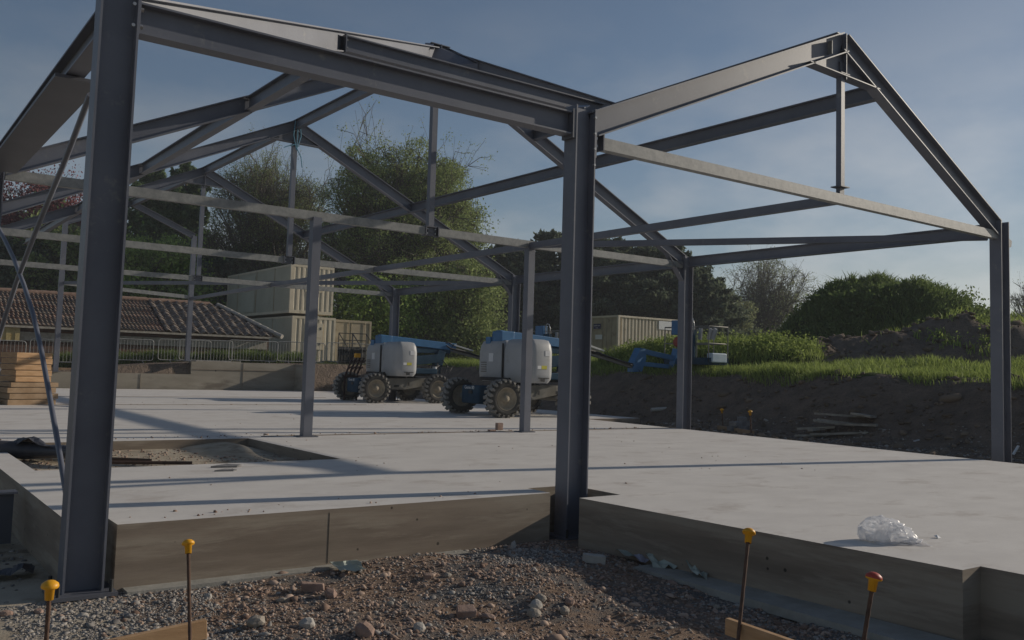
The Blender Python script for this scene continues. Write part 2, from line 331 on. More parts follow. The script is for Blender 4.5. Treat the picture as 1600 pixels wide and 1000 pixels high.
# ------------------------------------------------------------------ concrete floor slab, extruded from a cell plan
def slab():
    xs = [1.36, 1.64, 5.10, 5.63, 5.68, 6.08, 6.2, 14.9, 17.0]; ys = [-3, 3.0, 6.56, 6.95, 7.32, 10.52, 13.80, 17.3, 36.35]
    nx_, ny_ = len(xs)-1, len(ys)-1
    fill = [[False]*ny_ for _ in range(nx_)]
    for i in range(nx_):
        for j in range(ny_):
            xm = (xs[i]+xs[i+1])/2; ym = (ys[j]+ys[j+1])/2; f = True
            if ym < 6.95 and xm < 5.68: f = False
            if ym < 3.0 and xm < 6.08: f = False
            if xm < 1.64 and ym < 7.32: f = False
            if 5.63 < xm < 6.2 and 6.56 < ym < 7.32: f = False
            if xm > 14.9 and ym < 17.3: f = False
            fill[i][j] = f
    pit = lambda i, j: 1 <= i <= 1 and ys[j] >= 10.5 and ys[j+1] <= 13.85
    def W_(i, j, z):
        x, y = xs[i], ys[j]
        if i == 4 and y <= 6.6: x = 5.67 + (6.56-y)*.05
        if i == 7 and y < 17.31: x = 15.06 - (17.3-y)*.062
        return (x, y, z)
    mb = MB()
    def topz(i, j): return -.13 if pit(i, j) else 0.0
    for i in range(nx_):
        for j in range(ny_):
            if not fill[i][j]: continue
            z = topz(i, j)
            mb.add([W_(i,j,z),W_(i+1,j,z),W_(i+1,j+1,z),W_(i,j+1,z)], [(0,1,2,3)], 2 if pit(i,j) else 0)
            for (a, b, ni, nj) in (((i,j),(i+1,j),i,j-1),((i+1,j),(i+1,j+1),i+1,j),((i+1,j+1),(i,j+1),i,j+1),((i,j+1),(i,j),i-1,j)):
                inside = 0 <= ni < nx_ and 0 <= nj < ny_ and fill[ni][nj]
                lo = topz(ni, nj) if inside else -.56
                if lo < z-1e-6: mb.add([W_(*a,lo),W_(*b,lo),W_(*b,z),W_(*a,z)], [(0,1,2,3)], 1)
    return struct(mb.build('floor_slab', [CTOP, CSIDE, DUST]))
slab()
m = MB()       # thin raised edge where the second pour meets the first, and the blinding under the wall foot
m.box((5.4,14.02,.0005),(15.0,14.05,.012)); m.box((1.5,24.2,.0005),(12.5,24.23,.010)); m.box((1.5,29.2,.0005),(13.5,29.22,.010))
struct(m.build('slab_joint', CSIDE))
m = MB(); xj = onax(512,860,1,6.95).x; m.box((xj,6.9475,-.44),(xj+.004,6.9515,-.03)); struct(m.build('slab_joint', mat('damp_line', (.05,.042,.035))))
m = MB(); m.box((5.46,2.2,-.50),(5.80,5.6,-.435)); m.box((1.7,6.80,-.5),(4.6,7.0,-.452)); struct(m.build('blinding_strip', CBLIND))

# ------------------------------------------------------------------ the steel frame (one bolted structure, every member a part)
ORG = Vector((8.3, 14.0, 0))
frame = thing('steel_building', ORG, 'unfinished grey steel building frame with open pitched roof standing on the concrete slab', 'steel frame')
X0, XB, XD, XR, XQ = 1.40, 5.975, 14.98, 8.30, 10.55
YY = [7.04, 13.88, 20.34, 27.24, 36.42]
ZE, ZT, ZR = 3.80, 3.62, 7.02
SL = (ZR-ZE)/(XR-X0); SR = (ZR-ZE)/(XD-XR)
def member(name, p0, p1, kind='I', D=.24, Wd=.15, dv=(0,0,1), mt=STEEL, ext=None, par=frame):
    mb = MB(); p0 = Vector(p0); p1 = Vector(p1)
    if kind == 'I': mb.ibeam(p0, p1, dv, D, Wd)
    else: mb.bar(p0, p1, Wd, D, up=dv)
    if ext: ext(mb)
    return mb.build(name, mt, par, ORG)
def bolts(par, mt, c, a, b, nrm, da, db, na=2, nb=2, r=.014):
    c = Vector(c); a = Vector(a).normalized(); b = Vector(b).normalized(); nrm = Vector(nrm).normalized()
    for i in range(na):
        for j in range(nb):
            p = c + a*((i-(na-1)/2)*da) + b*((j-(nb-1)/2)*db)
            prof = [(r*math.cos(t), r*math.sin(t)) for t in (PI/3*k for k in range(6))]
            mb = MB(); mb.extr(p-nrm*.005, p+nrm*.022, a, b, prof); mb.build('bolt', mt, par, ORG)
def sub(parent, name, mb, mt): 
    o = mb.build(name, mt, parent, ORG); return o
def hcol(x, y, zb, zt, base=True):
    c = member('column', (x,y,zb+.02), (x,y,zt), 'I', .27, .19, (1,0,0))
    m = MB(); m.box((x-.21,y-.19,zb),(x+.21,y+.19,zb+.025)); sub(c, 'base_plate', m, STEELD)
    m = MB()
    for sx in (-1,1):
        for sy in (-1,1): m = MB(); m.tube([(x+sx*.17,y+sy*.15,zb+.02),(x+sx*.17,y+sy*.15,zb+.11)], .013, 6); sub(c, 'anchor_bolt', m, DARKM)
    return c
cA = hcol(1.43, 7.0, -.47, 4.0)
cB = hcol(5.975, 7.04, -.47, 3.93)
cD = hcol(14.98, 7.04, -.2, 3.84)
cE = hcol(14.98, 13.88, -.2, 3.84)
for y in YY[2:4]: hcol(14.98, y, 0, 3.84)
for y in YY[1:4]: hcol(X0, y, -.47, 3.84)
# connection plates with bolts on the tops of the two near columns
bolts(cA, BOLT, (1.52,7.0-.092,3.72), (1,0,0), (0,0,1), (0,-1,0), .06,.16,1,2); m = MB(); m.box((6.112,6.95,3.42),(6.128,7.13,3.93)); sub(cB,'cap_plate',m,STEEL); m = MB(); m.box((5.80,6.95,3.58),(5.838,7.13,3.88)); sub(cB,'end_plate',m,STEELD)
bolts(cB, BOLT, (6.09,6.95,3.42),(1,0,0),(0,0,1),(0,-1,0),.12,.17,1,2); bolts(cB, BOLT, (6.09,6.95,3.75),(1,0,0),(0,0,1),(0,-1,0),.12,.17,1,2)
m = MB(); m.bar((5.98,7.14,3.96),(6.32,7.45,4.12),.2,.014,(0,0,1)); sub(cB, 'cap_plate', m, STEEL)
m = MB(); m.add([(15.1,6.99,3.62),(15.30,6.99,3.55),(15.28,6.99,3.45),(15.1,6.99,3.40),(15.1,7.0,3.62),(15.30,7.0,3.55),(15.28,7.0,3.45),(15.1,7.0,3.40)],[(0,1,2,3),(7,6,5,4),(0,4,5,1),(1,5,6,2),(2,6,7,3)]); sub(cD,'cleat',m,STEELD)
# box posts under the ties of row two and on the rear wall
def boxpost(x, y, zb, zt, w=.15):
    c = member('box_post', (x,y,zb+.015), (x,y,zt), 'B', w, w, (0,1,0), STEEL)
    m = MB(); m.box((x-.16,y-.13,zb),(x+.16,y+.13,zb+.016)); sub(c, 'base_plate', m, STEELD)
    return c
boxpost(6.08, 13.86, 0, ZT-.02); boxpost(XQ, 13.86, 0, ZT-.04)
KX, HX = 6.12, 10.82
boxpost(KX, YY[4], .60, 6.18, .17); boxpost(HX, YY[4], 1.12, 6.12, .17)
# eaves beams
def eb(x0,y0,x1,y1,z=3.70,D=.22): return member('eaves_beam', (x0,y0,z), (x1,y1,z), 'I', D, .15)
b = eb(1.57,7.04,5.84,7.04,3.735,.24)
m = MB(); m.box((1.565,6.94,3.60),(1.58,7.14,3.87)); bolts(b,BOLT,(1.585,6.985,3.735),(0,1,0),(0,0,1),(1,0,0),.05,.13,1,2,.018); sub(b,'end_plate',m,STEEL)
for i in range(1, 4): eb(14.98, YY[i-1]+.1, 14.98, YY[i]-.1)
for i in range(1, 4): eb(X0, YY[i-1]+.1, X0, YY[i]-.1)
eb(X0+.1, YY[4]-.6, X0+.1, YY[3]+.1) if False else None
m = MB(); m.box((1.24,8.3,3.545),(1.60,13.2,3.575)); m.build('flange_plate', STEELD, frame, ORG)
# rafters
def zl(x): return ZE + (x-X0)*SL
def zr_(x): return ZE + (XD-x)*SR
D = .25
for k, y in enumerate(YY[1:4]):
    r = member('rafter', (X0+.12,y,zl(X0+.12)-.13), (XR,y,ZR-.13), 'I', D, .15, (-.42,0,.9))
    if k == 0:
        m = MB(); m.box((XR-.02,y-.075,ZR-.42),(XR-.005,y+.075,ZR+.05)); sub(r,'apex_plate',m,STEEL)
    r = member('rafter', (XR,y,ZR-.13), (XD-.12,y,zr_(XD-.12)-.13), 'I', D, .15, (.43,0,.9))
    m = MB(); w = .006     # haunch triangle and its bottom flange under the apex
    m.add([(XR-.62,y-w,ZR-.30-.62*SL+.05),(XR+.62,y-w,ZR-.30-.62*SR+.05),(XR,y-w,ZR-.26),(XR-.62,y+w,ZR-.30-.62*SL+.05),(XR+.62,y+w,ZR-.30-.62*SR+.05),(XR,y+w,ZR-.26)],[(0,1,2),(5,4,3),(0,3,4,1)])
    m.bar((XR-.68,y,ZR-.30-.64*SL+.045),(XR+.68,y,ZR-.30-.64*SR+.045),.15,.014); m.box((XR-.006,y-.07,ZR-.62),(XR+.006,y+.07,ZR-.02))
    sub(r, 'haunch', m, STEEL)
    m = MB(); m.add([(XD-.13,y-w,3.62),(XD-.13,y-w,3.28),(XD-.62,y-w,3.86),(XD-.13,y+w,3.62),(XD-.13,y+w,3.28),(XD-.62,y+w,3.86)],[(0,1,2),(5,4,3),(1,4,5,2)]); m.bar((XD-.13,y,3.27),(XD-.66,y,3.87),.14,.014); sub(r,'eaves_haunch',m,STEEL)
# gable over the right bay (row one)
ZC = 5.90; XC = 10.60; yg = YY[0]
sb = (ZC-3.86)/(XC-XB); sd = (ZC-3.80)/(XD-XC)
gl = member('rafter', (XB+.14,yg,3.86+.14*sb-.14), (XC,yg,ZC-.14), 'I', .27, .16, (-.4,0,.9))
gr = member('rafter', (XC,yg,ZC-.14), (XD-.12,yg,3.80+.12*sd-.14), 'I', .27, .16, (.43,0,.9))
m = MB(); w = .006
m.add([(XC-.75,yg-w,ZC-.28-.75*sb+.03),(XC+.75,yg-w,ZC-.28-.75*sd+.03),(XC,yg-w,ZC-.28),(XC-.75,yg+w,ZC-.28-.75*sb+.03),(XC+.75,yg+w,ZC-.28-.75*sd+.03),(XC,yg+w,ZC-.28)],[(0,1,2),(5,4,3),(0,3,4,1)])
m.bar((XC-.8,yg,ZC-.28-.78*sb+.03),(XC+.8,yg,ZC-.28-.78*sd+.03),.16,.014); m.box((XC-.007,yg-.075,ZC-.66),(XC+.007,yg+.075,ZC-.02)); sub(gr,'haunch',m,STEEL)
m = MB(); pass
m = MB(); m.box((XC-.335,yg-.075,ZC-.38),(XC-.323,yg-.01,ZC-.20)); sub(gl,'end_plate',m,GALV)
# hips, valley, ridges
J = Vector((10.58, 11.55, 5.92)); AP = Vector((XR, YY[1], ZR-.12))
def dn(p, d=.12): p = Vector(p); return p - Vector((0,0,d))
h1 = member('hip_rafter', dn((1.50,7.12,3.92)), AP, 'I', .26, .15)
h2 = member('hip_rafter', AP, dn(J), 'I', .24, .15)
member('valley_rafter', dn((6.05,7.15,3.9)), dn(J), 'I', .2, .13)
member('ridge_beam', dn((XC,yg+.02,ZC+.02),.11), dn(J,.11), 'I', .20, .14)
member('ridge_beam', dn(J,.11), (J.x, YY[1], zr_(J.x)-.13), 'I', .18, .12)
for a, b_ in zip(YY[1:3], YY[2:4]): member('ridge_beam', (XR,a,ZR-.12), (XR,b_,ZR-.12), 'I', .22, .14)
# apex cap with stiffeners where the two hips meet the first full frame
m = MB(); pA = at(645,84,12.6)
m.add([(XR-.42,YY[1]-.43,ZR-.24),(XR-.2,YY[1]-.05,ZR+.02),(XR+.2,YY[1]-.05,ZR+.02),(XR+.5,YY[1]-.6,ZR-.32),(XR+.5,YY[1]-.6,ZR-.62),(XR-.42,YY[1]-.43,ZR-.55)],[(0,1,2,3,4,5)])
m.bar((XR-.42,YY[1]-.43,ZR-.23),(XR-.2,YY[1]-.05,ZR+.03),.16,.014); m.bar((XR-.2,YY[1]-.05,ZR+.03),(XR+.2,YY[1]-.05,ZR+.03),.16,.014); m.bar((XR+.2,YY[1]-.05,ZR+.03),(XR+.5,YY[1]-.6,ZR-.31),.16,.014)
m.box((XR-.01,YY[1]-.16,ZR-.5),(XR+.005,YY[1]+.08,ZR+.03)); sub(h1,'apex_cap',m,STEEL)
# hip purlin between the left hip and the valley
t0 = .475; hp = Vector((1.5,7.12,3.92)).lerp(Vector((XR,YY[1],ZR)), t0)
pl = member('purlin', (hp.x+.08,hp.y,hp.z-.14), (9.2,hp.y,hp.z-.14), 'I', .21, .14)
m = MB(); m.box((hp.x+.06,hp.y-.075,hp.z-.26),(hp.x+.075,hp.y+.075,hp.z-.02)); bolts(pl,BOLT,(hp.x+.085,hp.y-.04,hp.z-.14),(0,1,0),(0,0,1),(1,0,0),.05,.1,1,2); sub(pl,'end_plate',m,STEEL)
# mid slope purlins running back
PXR, PXL = 11.55, 4.86
yy = [yg]+YY[1:4]
for a, b_ in zip(yy[:-1], yy[1:]): member('purlin', (PXR,a+.02,zr_(PXR)-.16), (PXR,b_-.02,zr_(PXR)-.16), 'I', .22, .14)
yy = [hp.y+.05]+YY[1:4]+[YY[4]]
for a, b_ in zip(yy[:-1], yy[1:]): member('purlin', (PXL,a+.02,zl(PXL)-.15), (PXL,b_-.02,zl(PXL)-.15), 'I', .22, .14)
# row five: shorter frame standing on the two rear posts
z5 = 7.25; k5 = .48
r = member('rafter', (KX,YY[4],6.12), (8.4,YY[4],z5-.13), 'I', .22, .15); member('rafter', (8.4,YY[4],z5-.13), (HX,YY[4],6.10), 'I', .22, .15)
member('ridge_beam', (XR,YY[3],ZR-.12), (8.4,YY[4],z5-.13), 'I', .22, .14)
member('tie_beam', (KX,YY[4],3.86), (HX,YY[4],3.66), 'B', .14, .10, mt=GALV)
# horizontal ties, spliced under the ridge, and the hangers
def tie(x0, x1, y, z, xs=None, d=.14, mt=GALV):
    segs = [(x0, x1)] if xs is None else [(x0, xs-.12), (xs+.12, x1)]
    for a, b_ in segs: t = member('tie_beam', (a,y,z), (b_,y,z), 'B', d, .10, mt=mt)
    if xs is not None:
        m = MB(); m.box((xs-.14,y-.075,z-.09),(xs-.12,y+.075,z+.09)); m.box((xs+.12,y-.075,z-.09),(xs+.14,y+.075,z+.09)); m.box((xs-.125,y-.012,z-.08),(xs+.125,y+.012,z+.08)); sub(t,'splice_plate',m,STEELD)
        bolts(t,BOLT,(xs-.08,y-.014,z),(1,0,0),(0,0,1),(0,-1,0),.05,.08,1,2); bolts(t,BOLT,(xs+.08,y-.014,z),(1,0,0),(0,0,1),(0,-1,0),.05,.08,1,2)
gt = member('tie_beam', (XB+.28,yg,3.60), (XD-.14,yg,3.60), 'B', .13, .10, mt=GALV)
m = MB(); m.box((XB+.26,yg-.075,3.52),(XB+.275,yg+.075,3.69)); sub(gt,'end_plate',m,STEELD); m = MB(); m.box((XB+.135,yg-.006,3.54),(XB+.262,yg+.006,3.67)); sub(gt,'fin_plate',m,STEELD)
bolts(gt,CHROM,(XB+.2,yg-.01,3.605),(1,0,0),(0,0,1),(0,-1,0),.05,.08,1,2,.018)
tie(X0+.15, XD-.15, YY[1], ZT+.01, XR); tie(X0+.15, XD-.15, YY[2], ZT, XR-.03); tie(X0+.15, XD-.15, YY[3], ZT, XR-.05)
def hanger(x, y, zb, zt, w=.09):
    h = member('hanger', (x,y,zb), (x,y,zt), 'B', w, w, (0,1,0), STEEL)
    m = MB(); m.box((x-.1,y-.08,zb),(x+.1,y+.08,zb+.014)); m.box((x-.05,y-.03,zb-.09),(x+.05,y+.03,zb)); sub(h,'end_plate',m,STEELD); m = MB(); m.box((x-.1,y-.08,zt-.014),(x+.1,y+.08,zt)); m.box((x-.05,y-.03,zt),(x+.05,y+.03,zt+.16)); sub(h,'end_plate',m,STEELD)
hanger(XC-.03, yg, 3.76, 5.32, .08)
for y in YY[1:4]: hanger(XR-.02, y, ZT+.08, ZR-.62, .11)
# ties running back under the gable ridge, and the flat diagonal braces at eaves level
yy = [yg]+YY[1:4]+[YY[4]]
for a, b_ in zip(yy[:-1], yy[1:]): member('tie_beam', (XQ,a+.06,ZT-.02), (XQ if b_ < 36 else HX,b_-.06,ZT-.02), 'B', .12, .10, mt=STEEL)
member('plan_brace', (XQ+.1,YY[1]-.12,ZT-.0), (XD-.1,yg+.14,ZT-.03), 'B', .11, .09, mt=STEEL)
member('plan_brace', (XD-.1,YY[2]+.1,ZT+.0), (KX+.1,YY[4]-.1,3.86), 'B', .12, .09, mt=STEEL)
# cross bracing rods in the left wall
def rod(pts):
    P = [onax(x, y, 0, 1.38) for x, y in pts]; m = MB(); m.tube(P, .024, 6); return m.build('brace_rod', STEEL, frame, ORG)
rod([(141,148),(120,203),(98,260),(72,322),(48,382),(26,440),(8,495),(-14,570)])
rod([(-14,335),(4,368),(22,405),(38,447),(52,492),(64,545),(76,610),(90,690),(104,775)])
# rope and blue tie wire left on the second apex
m = MB()
for dx in (-.1, 0, .09): m.tube([(XR+dx*.6,YY[2]-.1,ZR-.05),(XR+dx,YY[2]-.12,ZR-.4),(XR,YY[2]-.09,ZR-.75)], .012, 5)
m.tube([(XR,YY[2]-.1,ZR-.6),(XR-.2,YY[2]-.1,ZR-.68),(XR-.32,YY[2]-.1,ZR-.74)], .012, 5)
m.tube([(XR,YY[2]-.1,ZR-.7),(XR+.12,YY[2]-.1,ZR-.9),(XR+.16,YY[2]-.1,ZR-1.15)], .012, 5)
tag(m.build('rope', mat('blue_rope', (.12,.28,.38), rough=.8)), 'blue rope knotted round the steel apex above its hanger', 'rope')

# ------------------------------------------------------------------ retaining wall at the back of the slab
m = MB()
m.box((-2,36.45,-.5),(5.2,36.8,.45)); m.box((5.2,36.45,-.5),(11.0,36.8,.60)); m.box((11.0,36.45,-.5),(15.35,36.8,1.12)); m.box((15.35,35.1,-.5),(15.62,36.8,1.12))
rw = m.build('retaining_wall', CWALL, None, (8,36.6,0), (8,36.6,0)); tag(rw, 'low stepped concrete retaining wall behind the slab under the barriers', 'wall')
m = MB()
for x in (7.1, 9.1, 13.1): m.box((x,36.43,-.3),(x+.012,36.451,.58 if x < 11 else 1.1))
m.box((11.05,36.42,.80),(15.3,36.452,.815)); m.build('shutter_joint', CSIDE, rw, (8,36.6,0))
m = MB(); m.box((11.2,36.5,1.121),(13.0,36.72,1.16)); tag(m.build('timber_plank', WOODG), 'weathered plank lying on top of the rear concrete wall', 'plank')
m = MB(); m.box((5.6,36.9,.62),(10.6,37.15,.74)); m.bar((8.5,37.3,.80),(10.9,37.0,.86),.2,.05); tag(m.build('timber_sleeper', WOODD), 'long brown timber laid along the step behind the rear wall', 'timber')

# ------------------------------------------------------------------ crowd barriers
def barrier():
    root = thing('crowd_barrier', (0,0,0), '', 'barrier', 'steel crowd barriers along the rear wall')
    m = MB(); w, h, r = 2.2, .86, .11
    P = []
    for cx_, cz_, a0 in ((r,r+.0,180),(w-r,r,270),(w-r,h-r,0),(r,h-r,90)):
        P += [(cx_+r*math.cos(R(a0+a)),0,cz_+r*math.sin(R(a0+a))+.14) for a in (0,30,60,90)]
    m.tube(P+[P[0]], .019, 6, cap=False); m.build('barrier_frame', GALV, root)
    m = MB()
    for i in range(1, 17): m.tube([(i*w/17,0,.15),(i*w/17,0,h+.13)], .008, 4, cap=False)
    m.build('upright_bars', GALV, root)
    for x in (.45, w-.45):
        m = MB(); m.tube([(x,-.28,.0),(x,-.2,.1),(x,0,.14),(x,.2,.1),(x,.28,0)], .016, 5); m.build('foot', GALV, root)
    return root
bar0 = barrier()
BPOS = [(-1.6,39.3,.62,3),(1.0,39.0,.62,-3),(3.3,39.1,.70,2),(5.6,38.9,.80,-4),(8.0,39.0,.95,2),(10.3,38.7,1.0,3),(11.0,38.2,1.02,-2),(13.1,38.3,1.08,1),(15.2,38.1,1.1,-2),(17.5,38.0,1.15,3)]
BLAB = ['crowd barrier at the far left edge beyond the timber stack','crowd barrier behind the stack of timber crates','crowd barrier between the timber stack and the rear steel post','crowd barrier left of the big near column',
        'crowd barrier just right of the big near column, low behind the step','crowd barrier left of the tall rear post by the roof corner','crowd barrier overlapping behind the tall rear box post','crowd barrier in front of the hipped end of the tiled roof',
        'crowd barrier in front of the cabin corner and the middle post','crowd barrier beside the black steps, rightmost of the row']
for i, (x, y, z, a) in enumerate(BPOS):
    o = bar0 if i == 0 else copy_tree(bar0)
    o.location = (x, y, z); o.rotation_euler.z = R(a); o['label'] = BLAB[i]

# ------------------------------------------------------------------ tiled shed
def tiles(x0, x1, yb, zb, yt, zt, pitch, course, amp, xe0=None, xe1=None):
    """interlocking pantile surface: s-shaped rolls across, stepped courses up the slope; xe0/xe1 clip to a hip"""
    n = int((x1-x0)/pitch); nr = max(2, int(math.hypot(yt-yb, zt-zb)/course)); V = []; Fc = []; mb = MB()
    up = Vector((0, yt-yb, zt-zb)); nrm = Vector((0, -(zt-zb), yt-yb)).normalized()
    for r_ in range(nr):
        a = r_/nr; b = (r_+1)/nr
        lim = x1 if xe1 is None else xe1 + (x1-xe1)*(1-(a+b)/2)
        row = []; k = int((lim-x0)/pitch)*7
        for q in range(k+1):
            x = x0 + q*pitch/7; ph = (q % 7)/7; h = amp*(math.sin(2*PI*ph)*.5+.5)**1.3 + .008*math.sin(x*37+r_*11)
            row.append((x + .012*math.sin(r_*2.3), h))
        o = len(V)
        jr = .012*math.sin(r_*3.7)
        for x, h in row: V.append(Vector((x, yb, zb)) + up*a + nrm*(h+.045+jr))
        for x, h in row: V.append(Vector((x, yb, zb)) + up*min(1,b+.01) + nrm*(h+.0))
        for x, h in row: V.append(Vector((x, yb, zb)) + up*a + nrm*(h+.0))
        k1 = len(row)
        for q in range(k1-1): Fc += [(o+q,o+q+1,o+k1+q+1,o+k1+q),(o+2*k1+q,o+2*k1+q+1,o+q+1,o+q)]
    mb.add(V, Fc, 0, False); return mb
SX0, SX1, SYB, SZB, SYT, SZT = -7.5, 16.2, 40.4, 2.35, 43.8, 3.86; SXS = 10.9; SXR = 14.3
SO = (4, 42, .6); shed = thing('tiled_shed', SO, 'long low brick shed with a red pantile roof going dark at its hipped right end', 'shed')
m = MB(); m.box((SX0,SYB+.35,.4),(15.8,SYB+.6,SZB+.10)); m.box((15.55,SYB+.6,.4),(15.8,46.9,SZB+.10)); m.box((SX0,46.7,.4),(15.55,46.95,SZB+.10)); wl = m.build('wall', BRICK, shed, SO)
m = MB(); m.box((4.2,SYB+.30,1.75),(15.7,SYB+.35,2.10)); m.build('timber_lintel', WOODG, wl, SO)
rf = tiles(SX0, SXS+.16, SYB, SZB, SYT, SZT, .165, .30, .04).build('roof', TILE, shed, SO)
tiles(SXS+.12, SX1, SYB-.02, SZB-.02, SYT, SZT, .40, .36, .10, xe1=SXR).build('roof', TILED, shed, SO)['label'] = 'dark lichened coarse pantiles at the hipped end'
m = MB(); m.add([(SX1,SYB,SZB-.05),(SX1,47.2,SZB-.05),(SXR,SYT,SZT-.02)],[(0,1,2)]); m.add([(SX0,47.2,SZB),(SX1,47.2,SZB),(SXR,SYT,SZT-.02),(SX0,SYT,SZT-.02)],[(0,1,2,3)]); m.build('rear_slope', TILED, shed, SO)
m = MB()
for i in range(int((SXR-SX0)/.42)):
    x = SX0+i*.42; m.tube([(x,SYT,SZT+.02+.01*math.sin(i*2.1)),(x+.43,SYT,SZT+.035+.01*math.sin(i*2.1))], .12, 8)
m.build('ridge_tiles', RIDGE, rf, SO)
m = MB()
for i in range(9):
    a = Vector((SXR,SYT,SZT+.04)).lerp(Vector((SX1+.05,SYB-.05,SZB+.04)), i/9); b = Vector((SXR,SYT,SZT+.04)).lerp(Vector((SX1+.05,SYB-.05,SZB+.04)), (i+1)/9+.01); m.tube([a,b],[.09,.11],8)
m.build('hip_tiles', mat('pale_mortared_hip', (.34,.31,.27), (.44,.41,.37), 8, .9), rf, SO)
m = MB(); m.box((SX0,SYB-.02,SZB-.10),(SX1-.1,SYB+.02,SZB-.01)); m.build('fascia', WOODG, shed, SO)

# yellow corrugated sheet hanging on the shed wall
m = MB()
for i in range(9): m.box((4.0+i*.16,40.50+(i%2)*.03,1.72),(4.0+i*.16+.16,40.53+(i%2)*.03,2.33))
tag(m.build('corrugated_sheet', mat('yellow_sheet', (.40,.31,.13), (.50,.40,.20), 4, .7)), 'yellow corrugated sheet hanging on the brick shed wall at the far left', 'sheet')

# ------------------------------------------------------------------ containers and cabins
def corr(mb, p0, p1, z0, z1, nrm, pitch=.27, dep=.05, mi=0):
    p0 = Vector(p0); p1 = Vector(p1); Lh = (p1-p0).length; d = (p1-p0)/Lh; nrm = Vector(nrm); n = max(1, round(Lh/pitch)); pt = Lh/n; P = []
    for i in range(n):
        for f, o in ((0,0),(.40,0),(.52,1),(.88,1)): P.append(p0 + d*(i+f)*pt - nrm*dep*o)
    P.append(p1.copy()); k = len(P)
    vs = [(p.x,p.y,z0) for p in P]+[(p.x,p.y,z1) for p in P]
    mb.add(vs, [(i,i+1,k+i+1,k+i) for i in range(k-1)], mi)
def container(name, o, wx, ly, h, label, cat, mt, sidemt=None, front='corr', side='flat', group=None):
    x, y, z = o; root = thing(name, (x+wx/2, y+ly/2, z), label, cat, group); org = (x+wx/2, y+ly/2, z)
    m = MB(); f = .11
    for a in (0, wx-f):
        for b_ in (0, ly-f): m.box((x+a,y+b_,z),(x+a+f,y+b_+f,z+h))
    for a in (0, wx-f): m.box((x+a,y+f,z),(x+a+f,y+ly-f,z+.14)); m.box((x+a,y+f,z+h-.10),(x+a+f,y+ly-f,z+h))
    for b_ in (0, ly-f): m.box((x+f,y+b_,z),(x+wx-f,y+b_+f,z+.16)); m.box((x+f,y+b_,z+h-.12),(x+wx-f,y+b_+f,z+h))
    m.build('container_frame', mt, root, org)
    m = MB()
    if front == 'corr': corr(m, (x+f,y+.004,0), (x+wx-f,y+.004,0), z+.16, z+h-.12, (0,-1,0), .27, .032)
    else: m.box((x+f,y+.04,z+.16),(x+wx-f,y+.06,z+h-.12))
    m.build('end_wall', mt, root, org)
    m = MB()
    if side == 'corr': corr(m, (x+.03,y+ly-f,0), (x+.03,y+f,0), z+.14, z+h-.10, (-1,0,0)); corr(m, (x+wx-.03,y+f,0), (x+wx-.03,y+ly-f,0), z+.14, z+h-.10, (1,0,0))
    else:
        for a in (x+.03, x+wx-.05): m.box((a,y+f,z+.14),(a+.02,y+ly-f,z+h-.10))
        n = int(ly/.16)
        for i in range(n): m.box((x+.015,y+f+i*.16,z+.14),(x+.03,y+f+i*.16+.08,z+h-.10))
    m.build('side_wall', sidemt or mt, root, org)
    m = MB(); m.box((x+.02,y+.02,z+h-.03),(x+wx-.02,y+ly-.02,z+h+.01)); m.build('roof', sidemt or mt, root, org)
    m = MB(); m.box((x+.1,y+ly-.07,z+.1),(x+wx-.1,y+ly-.04,z+h-.1)); m.box((x+.1,y+.1,z+.02),(x+wx-.1,y+ly-.1,z+.08)); m.build('back_wall', mt, root, org)
    return root, org
CX0, CY0 = 18.35, 44.7
up_, og = container('site_cabin', (CX0,CY0,3.78), 2.46, 9.8, 2.56, 'upper beige corrugated site cabin stacked on top of another, behind the tiled shed', 'cabin', BEIGE, SIDEC)
m = MB()
for yj in (46.9, 49.6, 52.6): m.box((CX0-.012,yj,3.9),(CX0+.02,yj+.05,6.3))
m.build('panel_joint', BEIGED, up_, og)
m = MB(); m.box((CX0-.02,49.8,4.0),(CX0+.012,51.9,6.05)); d_ = m.build('shutter', SIDEC, up_, og); m = MB(); m.box((CX0-.04,50.5,5.2),(CX0-.015,51.4,5.25)); m.build('handle', BEIGED, d_, og)
def text(body, size, loc, rot, mt, parent, org, name='lettering', ext=.002):
    cu = bpy.data.curves.new(name, 'FONT'); cu.body = body; cu.size = size; cu.align_x = 'CENTER'; cu.align_y = 'CENTER'; cu.extrude = ext
    ob = bpy.data.objects.new(name, cu); COL.objects.link(ob)
    dg = bpy.context.evaluated_depsgraph_get(); me = bpy.data.meshes.new_from_object(ob.evaluated_get(dg)); bpy.data.objects.remove(ob)
    o2 = bpy.data.objects.new(name, me); COL.objects.link(o2); me.materials.clear(); me.materials.append(mt); o2.parent = parent; o2.location = Vector(loc)-Vector(org); o2.rotation_euler = rot
    return o2
def sign(cx, y, cz, w, h, lines, parent, org):
    m = MB(); m.box((cx-w/2,y-.012,cz-h/2),(cx+w/2,y,cz+h/2)); s_ = m.build('name_sign', NAVY, parent, org)
    for i, (tx, sz, dz) in enumerate(lines): text(tx, sz, (cx, y-.016, cz+dz), (PI/2,0,0), WHITE, s_, (0,0,0)).location = Vector((cx,y-.016,cz+dz))-Vector(org)
m = MB(); m.box((CX0+.85,CY0-.01,4.94),(CX0+1.75,CY0+.03,5.32)); m.build('sign_board', BEIGE, up_, og)
sign(CX0+1.3, CY0-.012, 4.84, .62, .30, (('mobile mini', .125, .06), ('site storage', .085, -.08)), up_, og)
lo_, og = container('site_cabin', (CX0+.12,CY0-.2,1.12), 2.46, 9.9, 2.50, 'lower beige corrugated cabin with an entrance door, under the upper cabin', 'cabin', BEIGE, SIDEC)
m = MB()
for yj in (47.2, 50.4): m.box((CX0+.108,yj,1.2),(CX0+.14,yj+.05,3.55))
m.build('panel_joint', BEIGED, lo_, og)
